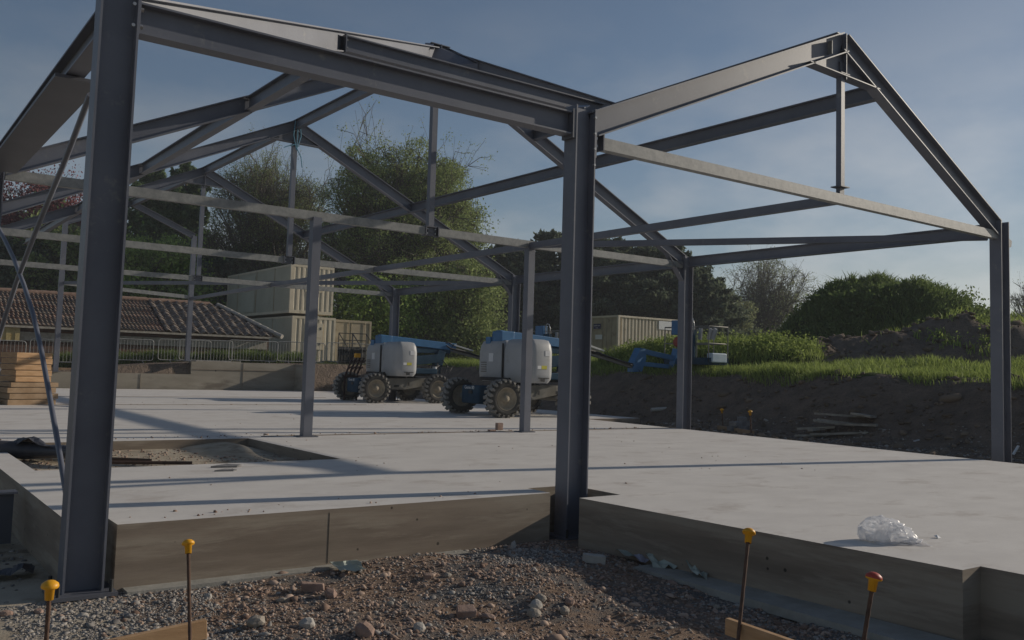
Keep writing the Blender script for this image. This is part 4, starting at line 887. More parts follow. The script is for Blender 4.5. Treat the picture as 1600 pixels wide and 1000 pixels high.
# ------------------------------------------------------------------ rubble: stones big enough to count, each its own thing
def gpt(px, py):
    z = -.46
    for _ in range(6): p = onZ(px, py, z); z = hz(p.x, p.y)
    return Vector((p.x, p.y, z))
STONES = [(488,924,34,'b','pink brown stone block left of its darker twin near the slab wall',STO_P,(1.3,.8,.6)),
 (516,932,22,'s','squarish pink brown stone right of a longer block',STO_P,(1,1,.9)),
 (400,976,30,'s','rounded buff stone in the gravel above the pale board',STO_B,(1.1,.9,.7)),
 (480,980,28,'s','pale buff stone, centre left at the bottom of the gravel',STO_W,(1,1,.8)),
 (570,992,36,'s','pinkish stone at the very bottom edge between two pale ones',STO_P,(1,1,.8)),
 (728,962,32,'b','reddish brick shaped block low in the middle of the hardcore',STO_P,(1.3,.9,.6)),
 (763,966,22,'s','flat pink stone touching the reddish block',STO_P,(1.4,.9,.5)),
 (845,938,20,'s','pale stone at the top of a cluster of three',STO_B,(1.1,1,.8)),
 (838,950,22,'s','pale rounded stone in the middle of a cluster of three',STO_W,(1,1,.9)),
 (834,962,22,'s','greyish stone at the bottom of a cluster of three',STO_B,(1.1,1,.8)),
 (890,942,18,'s','tan stone, upper of a pair right of the pale cluster',STO_P,(1.1,1,.8)),
 (882,957,18,'s','tan stone, lower of a pair right of the pale cluster',STO_B,(1,1,.9)),
 (520,868,14,'s','small pale chunk on the heap near the front slab wall',STO_W,(1,1,.8)),
 (546,897,0,'x','',STO_W,(1,1,1)),
 (668,903,14,'b','pink block sitting on the heap close to the front wall',STO_P,(1.1,1,1)),
 (802,858,14,'s','white split stone on top of the heap left of the middle column',STO_W,(.7,.7,1.4)),
 (178,868+60,0,'x','',STO_W,(1,1,1)),
 (325,935,14,'s','cream stone on the grey gravel left of the middle left stake',STO_W,(1,.8,.9)),
 (655,985,22,'s','pale grey stone at the lower middle edge of the picture',STO_W,(1,1,.9)),
 (60,958,16,'s','pink stone in the row by the lower left stake',STO_P,(1.3,.9,.7)),
 (8,962,18,'s','pink stone at the lower left picture edge',STO_P,(1.3,.9,.7)),
 (200,965,14,'s','dark grey stone in the gravel right of the column base',GREY_ST,(1.2,1,.7)),
 (1050,912,16,'s','flat brown stone low on the right side of the heap',STO_P,(1.4,.8,.5)),
 (940,905,12,'s','small brown stone in front of the pale brick',STO_P,(1.2,1,.6)),
 (1215,900,14,'s','grey stone right of the leaning yellow capped stake',GREY_ST,(1.3,1,.7)),
 (1120,950,12,'s','small buff stone left of the right timber board',STO_B,(1.2,1,.7)),
 (700,900,12,'s','brown stone on the crest of the heap, left of middle',STO_B,(1.2,1,.7)),
 (350,905,14,'s','buff stone against the foot of the front slab wall',STO_B,(1.3,1,.7)),
 (440,940,16,'s','greyish tan stone left of the pink brown block',STO_B,(1.3,1,.6)),
 (610,945,12,'s','little pale stone in the bare sandy patch',STO_B,(1.1,1,.7))]
for px_, py_, wpx, k, lab, mt, sq in STONES:
    if wpx == 0: continue
    p = gpt(px_, py_); dep = (p-CAMPOS).dot(F_); r_ = wpx*dep/CAM_F/2*.92
    m = MB()
    if k == 'b':
        M_ = Matrix.Translation(p+Vector((0,0,r_*.35))) @ Matrix.Rotation(R(-25), 4, 'Z') @ Matrix.Rotation(.12, 4, 'X'); m.box((-r_*sq[0]*.8,-r_*sq[1]*.7,-r_*sq[2]*.7),(r_*sq[0]*.8,r_*sq[1]*.7,r_*sq[2]*.7), M=M_)
        m.v = [tuple(Vector(v)+Vector((random.uniform(-1,1),random.uniform(-1,1),random.uniform(-1,1)))*r_*.2) for v in m.v]; o = m.build('stone_block', mt, None, p, p, bevel=r_*.12)
    else: m.ico(p+Vector((0,0,r_*sq[2]*.45)), r_, sq, .12, 2); o = m.build('stone', mt, None, p, p)
    tag(o, lab, 'stone')
p = gpt(928,880); M_ = Matrix.Translation(p+Vector((0,0,.035))) @ Matrix.Rotation(R(-32), 4, 'Z') @ Matrix.Rotation(.08, 4, 'Y'); m = MB(); m.box((-.09,-.05,-.03),(.09,.05,.035), M=M_); tag(m.build('pale_brick', STO_W, bevel=.004), 'pale grey brick lying on the heap right of the middle column', 'brick')
# scraps of sheet against the right slab wall
for i, (pts, lab) in enumerate(((((950,862),(985,866),(1010,878),(975,880)),'pale green sheet scrap nearest the middle column base'),(((985,862),(1006,866),(1012,884),(995,886)),'lilac grey folded scrap leaning on another by the wall'),
        (((1008,880),(1040,884),(1060,896),(1020,893)),'long torn pale green scrap lying along the wall foot'),(((1072,898),(1106,894),(1104,912),(1085,908)),'torn pale green scrap, rightmost along the wall foot'),(((512,888),(556,886),(574,898),(530,899)),'flat pale crust of mortar at the foot of the front slab wall'))):
    m = MB(); P = [gpt(*q) for q in pts]; n = 6; V = []
    for a in range(n):
        for b_ in range(n):
            u, v = a/(n-1), b_/(n-1); q = P[0].lerp(P[1],u).lerp(P[3].lerp(P[2],u), v); V.append(q+Vector((random.uniform(-.01,.01),random.uniform(-.01,.01),.02+.05*random.random()+(.06*(1-v) if i < 4 else 0))))
    m.add(V, [(a*n+b_,(a+1)*n+b_,(a+1)*n+b_+1,a*n+b_+1) for a in range(n-1) for b_ in range(n-1)]); tag(m.build('sheet_scrap', PAPER if i != 1 else mat('lilac_sheet', (.36,.35,.42), rough=.7)), lab, 'scrap')
# things beyond the right slab edge
m = MB(); pp = gpt2(1030,644); m.tube([pp+Vector((-.2,.12,.05)), pp+Vector((.2,-.08,.09))], .055, 10); tag(m.build('pipe_offcut', mat('pale_pipe', (.4,.39,.36), rough=.6)), 'short pale pipe offcut lying on the dark bank behind the slab', 'pipe')
ci = 0
for (x, y) in ((1146,671),(1156,671),(1149,664),(1159,664),(1167,661),(1162,656),(1168,667)):
    ci += 1; p = gpt2(1150+(x-1146)*.7, 674) + Vector((random.uniform(-.05,.05),random.uniform(-.05,.05),0)); p.z += .06+(0,0,.11,.11,.02,.22,.12)[ci-1]; m = MB(); M_ = Matrix.Translation(p) @ Matrix.Rotation(R(-30+ci*13), 4, 'Z'); m.box((-.15,-.10,-.055),(.15,.10,.055), M=M_)
    tag(m.build('paving_block', GREY_ST, bevel=.01), 'grey block in the small heap between the two far yellow capped stakes', 'block', 'blocks heaped beyond the slab edge')
pc = gpt2(1315, 681)
PL = [(-.5,.1,1.1,20,.0,'longest grey plank lying flat at the front of the scrap timber heap'),(-.1,-.1,1.2,-12,.05,''),(.2,.25,1.3,5,.04,''),(-.3,.3,1.0,38,.09,''),(.3,-.05,.9,-40,.1,''),(.0,.15,1.2,12,.15,''),(-.45,.35,.8,-20,.13,''),(.1,.4,1.1,-5,.2,''),(.55,.1,.8,55,.16,'broad pale board propped at the right end of the scrap timber heap')]
for i, (u, v, ln, a, z, lab) in enumerate(PL):
    c = pc + R2*u + Vector((math.sin(YAW),math.cos(YAW),0))*v; c.z = hz(c.x, c.y)+z+.04; dr = Vector((math.cos(R(a)-YAW), math.sin(R(a)-YAW), .10*math.sin(i*2.3))); m = MB()
    m.bar(c-dr*ln/2, c+dr*ln/2, .13 if i != 8 else .42, .045, up=(.1*math.sin(i),.1*math.cos(i*2),1)); o = m.build('scrap_plank', WOODG)
    tag(o, lab or 'weathered plank in the middle of the heap of scrap timber below the dark bank', 'plank', 'scrap timber heap on the bank')
for (x, y, lab) in ((1428,692,'small bluish plastic scrap at the foot of the dark bank'),(1583,712,'thin white plastic strip beside the foot of the right column')):
    p = gpt2(x, y)+Vector((0,0,.02)); m = MB(); m.bar(p, p+Vector((.10,-.05,.03 if x < 1500 else .16)), .05, .02); tag(m.build('plastic_litter', PLAST if x < 1500 else WHITE), lab, 'litter')
# dark fabric on the lower ground at left
m = MB(); n = 10; c0 = onZ(14,898,-.46); V = []
for i in range(n):
    for j in range(n):
        u, v = i/(n-1)-.5, j/(n-1)-.5; V.append(c0+Vector((u*.34+.05*v,v*.22,.02+.07*math.exp(-((u-.25)/.15)**2)*(1-abs(v))+.01*math.sin(14*u+5*v))))
m.add(V, [(i*n+j,(i+1)*n+j,(i+1)*n+j+1,i*n+j+1) for i in range(n-1) for j in range(n-1)]); tag(m.build('membrane_scrap', MEMB), 'scrap of black membrane on the dusty lower ground at the left edge', 'membrane')

# ------------------------------------------------------------------ loose pebbles
def pebbles(name, X, Y, rad, mt, lift_=.08):
    base = np.array([[1,0,0],[-1,0,0],[0,1,0],[0,-1,0],[0,0,1],[0,0,-1]], float); g = []
    Fb = np.array([[0,2,4],[2,1,4],[1,3,4],[3,0,4],[2,0,5],[1,2,5],[3,1,5],[0,3,5]])
    # subdivide the octahedron once for a rounder stone
    vs = list(map(tuple, base)); fs = []
    def mid(a, b):
        p = (np.array(vs[a])+np.array(vs[b])); p = tuple(p/np.linalg.norm(p))
        if p in vs: return vs.index(p)
        vs.append(p); return len(vs)-1
    for a, b, c in Fb.tolist():
        x, y, z = mid(a,b), mid(b,c), mid(c,a); fs += [(a,x,z),(x,b,y),(z,y,c),(x,y,z)]
    base = np.array(vs); Fb = np.array(fs); k = len(X); nv = len(base)
    Z = hgt(X, Y); ang = rng.uniform(0, 2*PI, k); sc = np.stack([rad*rng.uniform(.7,1.4,k), rad*rng.uniform(.6,1.1,k), rad*rng.uniform(.35,.75,k)], 1)
    P = base[None]*sc[:,None,:]*(1+rng.uniform(-.3,.3,(k,nv,1)))
    ti = rng.normal(0,.35,k); c, s_ = np.cos(ti)[:,None], np.sin(ti)[:,None]; P = np.stack([P[...,0]*c-P[...,2]*s_, P[...,1], P[...,0]*s_+P[...,2]*c], -1)
    c, s_ = np.cos(ang)[:,None], np.sin(ang)[:,None]; P = np.stack([P[...,0]*c-P[...,1]*s_, P[...,0]*s_+P[...,1]*c, P[...,2]], -1)
    P += np.stack([X, Y, Z+rad*lift_], 1)[:,None,:]
    Fc = (Fb[None]+(np.arange(k)*nv)[:,None,None]).reshape(-1,3)
    o = npmesh(name, P.reshape(-1,3), Fc, mt, fl=3); o['kind'] = 'stuff'; return o
def scatter(n, x0, x1, y0, y1, dens=None):
    X = rng.uniform(x0, x1, n); Y = rng.uniform(y0, y1, n)
    ok = ~(((X < 1.68) & (Y > 6.9)) | (Y > 6.93) | ((X > 5.66) & (Y > 3)) | (X > 6.05))
    if dens is not None: ok &= rng.uniform(0,1,n) < dens(X, Y)
    return X[ok], Y[ok]
greyz = lambda X, Y: np.clip(.12 + 1.5*sst(2.3, 1.8, X+.5*fbm(X,Y,1.5,3,51)) + 2.2*np.clip(fbm(X, Y, 1.3, 3, 50)-.12, 0, 1), .04, 1)
redz = lambda X, Y: np.clip(.95-greyz(X, Y), .05, .75)*np.clip(.75+1.2*fbm(X, Y, 1.7, 3, 52), .15, 1)
X, Y = scatter(70000, .9, 6.1, 2.6, 6.95, greyz); pebbles('grey_gravel', X, Y, rng.lognormal(-4.86,.42,len(X)), PEB_G)
X, Y = scatter(42000, 1.4, 6.1, 2.8, 6.95, redz); pebbles('hardcore_rubble', X, Y, rng.lognormal(-5.0,.55,len(X)), PEB_R)
X, Y = scatter(1100, 1.2, 6.0, 2.9, 6.9); pebbles('coarse_rubble', X, Y, rng.lognormal(-4.0,.3,len(X)), PEB_R)
X = rng.uniform(14.5,18.2,2600); Y = rng.uniform(5,17,2600); kk = (X > 15.1-(17.3-Y)*.062+.05); X, Y = X[kk], Y[kk]; pebbles('bank_stones', X, Y, rng.lognormal(-3.9,.4,len(X)), PEB_G)
X = rng.uniform(22,50,7000); Y = rng.uniform(6,30,7000); kk = soilmask(X, Y) & (hgt(X, Y) > 1.5); X, Y = X[kk], Y[kk]; pebbles('spoil_clods', X, Y, rng.lognormal(-2.6,.5,len(X)), mat('soil_clod', (.12,.095,.075), (.22,.175,.135), island=True, rough=1, spec=.05))
X = rng.uniform(15.5,20,1500); Y = rng.uniform(4,20,1500); pebbles('bank_clods', X, Y, rng.lognormal(-3.2,.5,1500), MATS['soil_clod'])
# crumbs on the slab and on the lower ground
def flat_pebbles(name, X, Y, Z, rad, mt):
    global hgt
    old = hgt; hgt = lambda a, b: Z
    o = pebbles(name, X, Y, rad, mt, .2); hgt = old; return o
n = 500; X = rng.uniform(1.7, 14, n); Y = rng.choice([7.1, 14.15, 24.3, 36.2], n, p=[.15,.5,.1,.25]) + np.abs(rng.normal(0,.16,n))*rng.choice([1,1,-.2], n); Y = np.maximum(Y, 7.02)
ok = ~((X > 5.5) & (Y < 8)); X, Y = X[ok], Y[ok]; flat_pebbles('mortar_crumbs', X, Y, np.zeros(len(X)), rng.lognormal(-4.6,.45,len(X)), PEB_R)
n = 260; X = rng.uniform(1.7, 13, n); Y = rng.uniform(7.1, 34, n); ok = ~((X < 5.2) & (Y > 10.4) & (Y < 13.9)) & ~((X > 5.5) & (X < 6.3) & (Y < 7.4)); X, Y = X[ok], Y[ok]; flat_pebbles('slab_crumbs', X, Y, np.zeros(len(X)), rng.lognormal(-4.9,.4,len(X)), PEB_R)
n = 900; X = rng.uniform(1.7,5.05,n); Y = rng.uniform(10.56,13.75,n); flat_pebbles('pit_gravel', X, Y, np.full(n,-.13), rng.lognormal(-4.4,.4,n), PEB_R)
n = 700; X = rng.uniform(-.8,1.3,n); Y = rng.uniform(5.5,14,n); pebbles('lower_ground_gravel', X, Y, rng.lognormal(-4.4,.5,n), PEB_G)

# ------------------------------------------------------------------ grass
def blades(name, X, Y, h, w, mt, lean=.35, zoff=0.0):
    k = len(X); Z = hgt(X, Y)-.02+zoff; a = rng.uniform(0, 2*PI, k); ln = rng.normal(0, lean, (k,2)) + np.array([-.10,.02]); h = h*rng.uniform(.55,1.15,k)
    dx = np.cos(a)*w/2; dy = np.sin(a)*w/2; B = np.stack([X, Y, Z], 1); z0 = np.zeros(k)
    mid = B + np.stack([ln[:,0]*h*.35, ln[:,1]*h*.35, h*.6], 1); tip = B + np.stack([ln[:,0]*h, ln[:,1]*h, h], 1)
    o = np.stack([dx, dy, z0], 1)
    P = np.stack([B-o, B+o, mid+o*.8, mid-o*.8, tip], 1)     # 5 verts
    i = (np.arange(k)*5)[:,None]; F1 = np.concatenate([i+np.array([0,1,2]), i+np.array([0,2,3]), i+np.array([3,2,4])], 0)
    ob = npmesh(name, P.reshape(-1,3), F1, mt, fl=3); ob['kind'] = 'stuff'; return ob
def gsc(n, x0, x1, y0, y1, f):
    X = rng.uniform(x0, x1, n); Y = rng.uniform(y0, y1, n); ok = rng.uniform(0,1,n) < f(X, Y); return X[ok], Y[ok]
clump = lambda X, Y, s=.9, seed=60: np.clip(.5+2.0*fbm(X, Y, s, 3, seed), .02, 1)
# strip on top of the bank
X, Y = gsc(110000, 18.0, 25, 1, 36, lambda X, Y: (X > toe_x(Y)+2.0+.6*fbm(X,Y,.9,3,17))*clump(X, Y)*np.clip(1.25-(X-19)/8,.3,1)); blades('bank_grass', X, Y, .11+.17*vnoise(X*.9,Y*.9,4)**1.5, .02, BLADE)
X, Y = gsc(60000, 20, 34, 4, 36, lambda X, Y: clump(X, Y, .6, 61)*np.where(soilmask(X, Y), .04, 1)); blades('meadow_grass', X, Y, .16+.26*vnoise(X*.8,Y*.8,5)**1.5, .028, BLADE)
X, Y = gsc(60000, 18.5, 29.5, 12.5, 29, lambda X, Y: (HUMP(X, Y) > .12)*clump(X, Y, .8, 62)); blades('tall_hump_grass', X, Y, .22+.36*vnoise(X*.9,Y*.9,6)**1.4, .034, BLADE)
def moundmask(X, Y):
    return (MND(X, Y) > .02)*np.where(soilmask(X, Y), .06, 1)*clump(X, Y, .5, 63)
X, Y = gsc(110000, 30, 50, 14, 34, moundmask); blades('mound_grass', X, Y, .40+.30*vnoise(X*.5,Y*.5,7), .06, BLADED, .5)
X, Y = gsc(40000, 22, 60, 5, 26, lambda X, Y: (fbm(X, Y, .45, 3, 64) > .06)*.9*(hgt(X,Y) > 1.6)*soilmask(X, Y)); blades('spoil_grass', X, Y, .35, .05, BLADE, .5)
X, Y = gsc(16000, 34, 70, 20, 60, lambda X, Y: .6+0*X); blades('far_field_grass', X, Y, .45, .09, BLADE, .4)
# weeds behind the barriers
X, Y = gsc(15000, 6.8, 17.5, 39.2, 40.6, lambda X, Y: clump(X, Y, 1.3, 65)); blades('barrier_weeds', X, Y, .35+.35*vnoise(X*1.3,Y*1.3,8), .05, BLADED, .6)

def weeds(name, X, Y, h, rr, mt, per=36, sz=.11):
    k = len(X); Z = hgt(X, Y); c = np.repeat(np.stack([X, Y, Z], 1), per, 0); hh = np.repeat(h*rng.uniform(.5,1.2,k), per); t = rng.uniform(0,1,k*per)
    P = c + np.stack([rng.normal(0,1,k*per)*rr*(.5+.5*t), rng.normal(0,1,k*per)*rr*(.5+.5*t), t*hh], 1); V, Fc = quads(P, sz, .5); o = npmesh(name, V, Fc, mt); o['kind'] = 'stuff'; return o
# ------------------------------------------------------------------ trees
def quads(P, size, aspect=.6, seed_dir=None, droop=0):
    k = len(P); u = rng.normal(0,1,(k,3)); u /= np.linalg.norm(u,axis=1)[:,None]; v = rng.normal(0,1,(k,3)); v -= u*np.sum(u*v,1)[:,None]; v /= np.linalg.norm(v,axis=1)[:,None]
    s = (size*rng.uniform(.6,1.35,k))[:,None]; u *= s; v *= s*aspect
    Q = np.stack([P-u*.5, P+v*.5, P+u*.5, P-v*.5], 1); F_c = (np.arange(k)*4)[:,None]+np.arange(4); return Q.reshape(-1,3), F_c
X, Y = gsc(4200, 30, 50, 14, 34, lambda X, Y: (MND(X, Y) > .03)*np.where(soilmask(X, Y), .05, 1)*clump(X, Y, .6, 66)); h_ = .3+.9*vnoise(X*.5,Y*.5,9)**1.5; sel = vnoise(X*.35,Y*.35,10)+.04*(X-39) > .46; weeds('mound_weeds', X[~sel], Y[~sel], h_[~sel], .24, BLADED, 40, .17); weeds('sun_tinted_mound_weeds', X[sel], Y[sel], h_[sel], .24, L_SPRING, 40, .15)  # random paler weeds, weighted to +x: sunlit side put into the leaf colour
X, Y = gsc(2500, 19, 29, 12.5, 29, lambda X, Y: (HUMP(X, Y) > .25)*clump(X, Y, .8, 67)); weeds('hump_weeds', X, Y, .45, .16, BLADE, 30, .10)
X, Y = gsc(1500, 22, 56, 5, 26, lambda X, Y: (fbm(X, Y, .45, 3, 64) > .04)*(hgt(X,Y) > 1.6)*soilmask(X, Y)); weeds('spoil_weeds', X, Y, .35, .2, BLADE, 26, .12)
def rtube(mb, pts, r0, r1, n=5):
    k = len(pts); mb.tube(pts, [r0+(r1-r0)*i/(k-1) for i in range(k)], n, cap=False)
def decid(name, base, H, Rc, label, cat, leaf, nleaf, leafsz, trunkh=.22, levels=4, kids=(5,5,4,4), spread=.75, squash=1.0, group=None, ends=3, twig=.012, lop=0.0, hollow=.0, lobes=46, lobe_r=.27, share=.62):
    b0 = Vector(base); root = thing(name, b0, label, cat, group); mb = MB(); tips = []; rn = random.Random(hash((round(base[0],1),round(base[1],1))) & 0xffff)
    def grow(p, d, ln, r, lv):
        k = 3 if lv < 3 else 2; pts = [p]; dd = d.copy()
        for i in range(k):
            dd = (dd + Vector((rn.uniform(-1,1),rn.uniform(-1,1),rn.uniform(-.5,.8)))*.22).normalized(); pts.append(pts[-1]+dd*ln/k)
        if r > twig*.35: rtube(mb, pts, r, r*.62, 6 if lv < 2 else (4 if lv < 3 else 3))
        if lv >= levels: tips.extend([pts[-1], pts[-1].lerp(pts[-2],.5)]); return
        if lv >= levels-1: tips.append(pts[-1])
        n = kids[min(lv, len(kids)-1)]
        for i in range(n):
            t = rn.uniform(.35,1.0) if i else 1.0; q = pts[0].lerp(pts[-1], t) if k < 2 else pts[min(k, int(t*k))]
            ax = Vector((rn.uniform(-1,1),rn.uniform(-1,1),rn.uniform(-.6,.6))); nd = (dd*(1-spread*.55) + ax.normalized()*spread).normalized()
            if nd.z < -.15 and lv < 3: nd.z = abs(nd.z)*.3
            grow(q, nd, ln*rn.uniform(.62,.86), r*.55, lv+1)
    th = H*trunkh; tr = H*.022
    rtube(mb, [Vector((0,0,-.6)),Vector((.02*H*.1,0,th*.5)),Vector((0,.02*H*.1,th))], tr*1.4, tr, 8)
    nl = 6
    for i in range(nl):
        a = 2*PI*i/nl+rn.uniform(-.4,.4); el = rn.uniform(.35,1.25); d = Vector((math.cos(a)*math.cos(el),math.sin(a)*math.cos(el),math.sin(el)))
        grow(Vector((0,0,th*rn.uniform(.65,1.0))), d, H*.27*(.75+.5*math.sin(el)), tr*.6, 1)
    T = np.array([tuple(t) for t in tips]); cz = (H+th*.7)/2; rz_ = (H-th*.7)/2
    # pull the whole crown (branches and tips) into its envelope
    allv = np.array(mb.v); ext = np.percentile(np.hypot(T[:,0],T[:,1]), 98.5); zt = np.percentile(T[:,2], 99.8); sxy = Rc/max(ext,.1); sz = (H-th)/max(zt-th,.1)
    def fitp(A):
        A = A.copy(); w = np.clip((A[:,2]-th*.5)/(th*.6),0,1); A[:,0] *= 1+(sxy-1)*w; A[:,1] *= 1+(sxy-1)*w; up_m = A[:,2] > th; A[up_m,2] = th+(A[up_m,2]-th)*sz*squash; A[:,0] += lop*np.maximum(0,A[:,2]-th); return A
    mb.v = [tuple(p) for p in fitp(allv)]; T = fitp(T)
    LC = []
    for i in range(lobes):
        while True:
            q = np.array([rn.uniform(-1,1), rn.uniform(-1,1), rn.uniform(-.85,1)])
            if .12 < float((np.abs(q)**2.9).sum()) < .95: break
        c = np.array([q[0]*Rc*.80*(1-.25*max(0,-q[2])), q[1]*Rc*.80*(1-.25*max(0,-q[2])), cz+q[2]*rz_*.80]); lr = Rc*lobe_r*rn.uniform(.65,1.25); LC.append((c, lr))
        st = Vector((0,0,th*rn.uniform(.9,1.6))); cv = Vector(c); md = st.lerp(cv,.55)+Vector((rn.uniform(-.5,.5),rn.uniform(-.5,.5),rn.uniform(-.2,.6)))
        rtube(mb, [st, md, cv], tr*.42, tr*.12, 5)
        for k in range(9):
            dd = Vector((rn.gauss(0,1),rn.gauss(0,1),rn.gauss(.35,1))).normalized(); e_ = cv+dd*lr*rn.uniform(.75,1.15); rtube(mb, [md.lerp(cv,rn.uniform(.4,1)), cv+dd*lr*.45+Vector((rn.uniform(-.1,.1),)*3), e_], tr*.09, .012, 3)
            for k2 in range(3):
                d3 = (dd+Vector((rn.gauss(0,.6),rn.gauss(0,.6),rn.gauss(.2,.6)))).normalized(); s0 = cv+dd*lr*rn.uniform(.4,.8); rtube(mb, [s0, s0+d3*lr*.32, s0+d3*lr*.55+Vector((0,0,.1))], .018, .008, 3)
    mb.build('trunk', BARK, root)
    idx = rng.integers(0, len(T), nleaf); dens = vnoise(T[:,0]*.75+50, T[:,2]*.75+50, 3)*.5+vnoise(T[:,1]*.8+9, T[:,2]*.8+5, 4)*.5
    keep = rng.uniform(0,1,nleaf) < np.clip((dens[idx]-.33-hollow)*4.5, .10, 1); P = T[idx[keep]]; P = P + rng.normal(0, ends*leafsz, P.shape)*np.array([1,1,.8])
    nl_ = int(nleaf*share); P = P[:max(1,int(len(P)*(1-share)))]; wts = np.array([l**2 for _, l in LC]); ci_ = rng.choice(len(LC), nl_, p=wts/wts.sum()); C_ = np.array([c for c, _ in LC])[ci_]; R_ = np.array([l for _, l in LC])[ci_]
    U_ = rng.normal(0,1,(nl_,3)); U_[:,2] += .25; U_ /= np.linalg.norm(U_,axis=1)[:,None]; sub_ = vnoise(U_[:,0]*2.6+ci_*3.1+40, U_[:,2]*2.6+U_[:,1]*1.7+40, 5); kp = rng.uniform(0,1,nl_) < np.clip((sub_-.25)*2.6, .08, 1)
    rad_ = R_*(.45+.62*rng.uniform(0,1,nl_)**.6)*(.85+.35*sub_); PL_ = (C_ + U_*rad_[:,None]*np.array([1,1,.85]))[kp]
    P = np.concatenate([P, PL_]); V, Fc = quads(P, leafsz); npmesh('crown', V, Fc, leaf, root)
    return root
def conifer(name, base, H, Rb, label, leaf, n=26000, sz=.34, tiers=26, group=None, ragged=.35, cat='conifer', top=.04):
    b0 = Vector(base); root = thing(name, b0, label, cat, group); mb = MB(); rtube(mb, [Vector((0,0,-.6)),Vector((0,0,H*.5)),Vector((0,0,H*.98))], H*.02, H*.004, 7); PP = []
    for t in range(tiers):
        f = t/(tiers-1); z = H*(.06+.92*f); L_ = Rb*((1-f)**.75+top)*(1+ragged*random.uniform(-.7,.6)); nb = 8 if f < .8 else 5
        for i in range(nb):
            a = 2*PI*i/nb+random.uniform(-.4,.4)+t*.7; l_ = L_*random.uniform(.65,1.15); dr = random.uniform(-.05,.22); p0 = Vector((0,0,z)); p1 = p0+Vector((math.cos(a)*l_*.6,math.sin(a)*l_*.6,-dr*l_*.3)); p2 = p0+Vector((math.cos(a)*l_,math.sin(a)*l_,-dr*l_*.5+.10*l_))
            rtube(mb, [p0,p1,p2], .04*(1-f)+.015, .008, 3); k = max(6, int(n/(tiers*nb)*(L_/Rb+.25)*1.25)); u = rng.uniform(.12,1.02,k)**.75
            A = np.array(p0); B = np.array(p1); C = np.array(p2); q = ((1-u)**2)[:,None]*A+(2*u*(1-u))[:,None]*B+(u**2)[:,None]*C; wd = (.06+.15*(1-np.abs(2*u-1)))*l_
            q = q + rng.normal(0,1,(k,3))*np.stack([wd*.55,wd*.55,.10+.10*wd],1); PP.append(q)
    mb.build('trunk', BARK, root); P = np.concatenate(PP); V, Fc = quads(P, sz, .42); npmesh('crown', V, Fc, leaf, root); return root
def gp(px, dep, z=None):     # ground point under an image column at a depth
    p = at(px, 560, dep); zz = hz(p.x, p.y) if z is None else z; return (p.x, p.y, zz)
def topz(px, py, dep): return at(px, py, dep).z
def crown_w(wpx, dep): return wpx*dep/CAM_F/2
# left side
decid('copper_beech', gp(38,66), topz(45,268,66)-1, crown_w(240,66), 'purple leaved tree at the far left behind the tiled shed', 'tree', L_PURPLE, 240000, .20, trunkh=.15, kids=(6,6,5,4))
conifer('spruce_tree', gp(224,64), topz(224,252,64)-1, crown_w(230,64), 'tall mid green conifer left of its twin top behind the shed', L_CEDAR, 70000, .36, 30, ragged=.6)
conifer('spruce_tree', gp(275,67), topz(272,245,67)-1, crown_w(200,67), 'tall pointed conifer right of the other one, nearest the bare-branched tree', L_CEDAR, 60000, .36, 30, ragged=.6)
decid('field_maple', gp(225,55), topz(225,360,55)-1, crown_w(200,55), 'bright green sunlit tree just behind the shed roof, left of the white site cabins', 'tree', L_BRIGHT, 60000, .22, trunkh=.12)
decid('hazel_tree', gp(95,57), topz(95,330,57)-1, crown_w(190,57), 'green broad bush-like tree behind the shed at the left, under the purple one', 'tree', L_SPRING, 60000, .24, trunkh=.1)
decid('holly_tree', gp(10,56), topz(10,360,56)-1, crown_w(170,56), 'dark leafy tree at the left picture edge behind the shed', 'tree', L_DARK, 50000, .27, trunkh=.1)
decid('yew_tree', gp(330,62), topz(330,400,62)-1, crown_w(170,62), 'low dark tree filling the gap behind the roof hip', 'tree', L_DARK, 50000, .27, trunkh=.08)
# middle
decid('ash_tree', gp(418,66), topz(430,240,66)-.6, crown_w(235,66), 'wide bare-branched tree coming into bud behind the stacked cabins', 'tree', L_OLIVE, 190000, .10, trunkh=.18, kids=(6,6,5,5), levels=5, spread=.7, ends=1.5, hollow=.12, lobes=70, lobe_r=.22, share=.28)
decid('willow_tree', gp(608,62), topz(600,214,62)-.4, crown_w(262,62), 'tallest light green tree in the middle with open branches', 'tree', L_SPRING, 270000, .135, trunkh=.16, kids=(6,6,5,5), levels=5, spread=.66, ends=1.5, hollow=.1, lobes=95, lobe_r=.19, share=.45)
decid('alder_tree', gp(690,66), topz(700,310,66)-.6, crown_w(170,66), 'lower light green tree on the right flank of the tallest tree', 'tree', L_SPRING, 60000, .17, trunkh=.15, kids=(6,6,5,4), ends=2.2)
decid('elder_tree', gp(590,56), topz(590,440,56)-1, crown_w(190,56), 'bushy green tree right of the cabins in front of the tallest tree', 'tree', L_BRIGHT, 50000, .19, trunkh=.1)
decid('laurel_tree', gp(700,58), topz(705,415,58)-1, crown_w(200,58), 'dark green bushy tree above the far boom lift', 'tree', L_SPRING, 50000, .2, trunkh=.1)
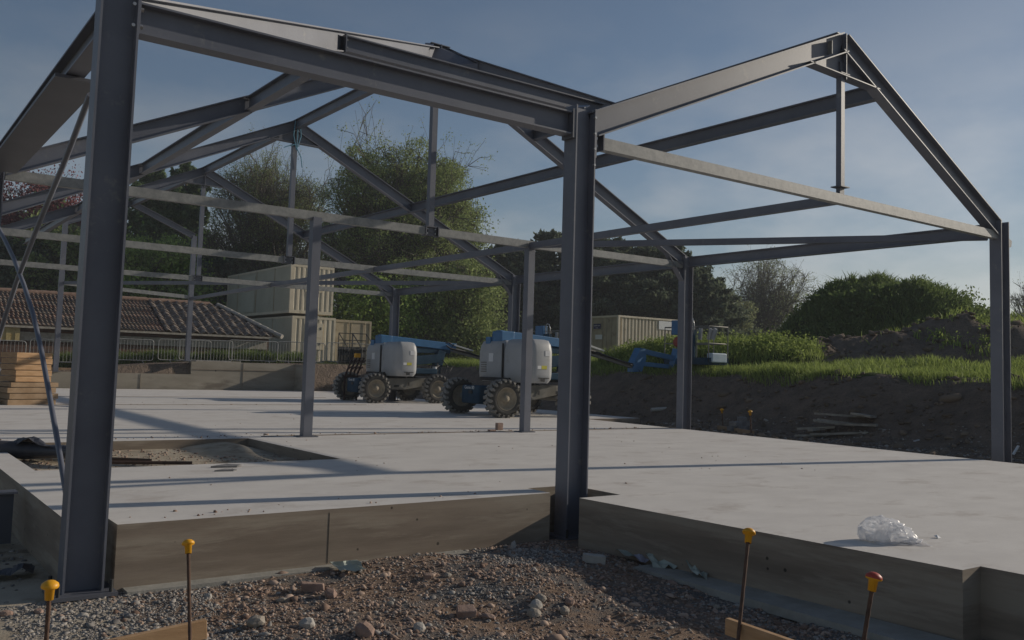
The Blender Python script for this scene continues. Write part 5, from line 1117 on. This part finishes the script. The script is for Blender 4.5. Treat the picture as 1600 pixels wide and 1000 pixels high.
for i, (px_, py_, dep, wpx, lab) in enumerate(((790,385,76,150,'dark conifer just left of the slim box post'),(862,366,78,150,'dark conifer with the highest tip left of the middle column'),(945,378,74,170,'dark broad conifer right of the middle column above the shipping container'),(1030,388,74,170,'dark conifer behind the shipping container and the second right column'),(1085,425,72,110,'dark conifer at the right end of the evergreen row'),(740,420,72,120,'dark conifer at the left end of the evergreen row'))):
    conifer('cypress_tree', gp(px_,dep), topz(px_,py_,dep)-1.1, crown_w(wpx*1.5,dep), lab, L_DARK, 45000, .42, 26, 'evergreens in a dark row', .25, top=.30)
# right
decid('birch_tree', gp(1185,88), topz(1185,392,88)-1, crown_w(165,88), 'open light tree standing left of the grassy mound', 'tree', L_PALE, 46000, .13, trunkh=.15, kids=(6,5,5,4), levels=5, ends=1.5, hollow=.15, lobes=40, lobe_r=.24, share=.35)
decid('sallow_bush', gp(1110,80), topz(1110,455,80)-1.2, crown_w(130,80), 'pale green rounded bush beside the basket, left of the open light tree', 'bush', L_PALE, 60000, .19, trunkh=.05, kids=(6,6,5,4))
decid('thorn_tree', gp(1612,95), topz(1612,425,95)-1.5, crown_w(70,95), 'small bare tree at the right picture edge beyond the spoil', 'tree', L_OLIVE, 3000, .16, trunkh=.2)
decid('hedge_bush', gp(1255,80), topz(1255,465,80)-1.5, crown_w(70,80), 'small dark bush between the open light tree and the mound', 'bush', L_SPRING, 6000, .2, trunkh=.05)

# ------------------------------------------------------------------ thin evening haze over the whole site
m = MB(); m.box((-260,-60,-3),(330,420,34)); hz_ = m.build('haze', mat('haze_surface', (1,1,1))); hz_['kind'] = 'stuff'; hz_.data.materials.clear()
hm = bpy.data.materials.new('evening_haze'); hm.use_nodes = True; ht = hm.node_tree; ht.nodes.clear(); ho = N(ht, 'ShaderNodeOutputMaterial'); hv = N(ht, 'ShaderNodeVolumePrincipled')
hv.inputs['Color'].default_value = (.86,.90,.96,1); hv.inputs['Density'].default_value = 0.0008; hv.inputs['Anisotropy'].default_value = .0; ht.links.new(hv.outputs[0], ho.inputs['Volume']); hz_.data.materials.append(hm)
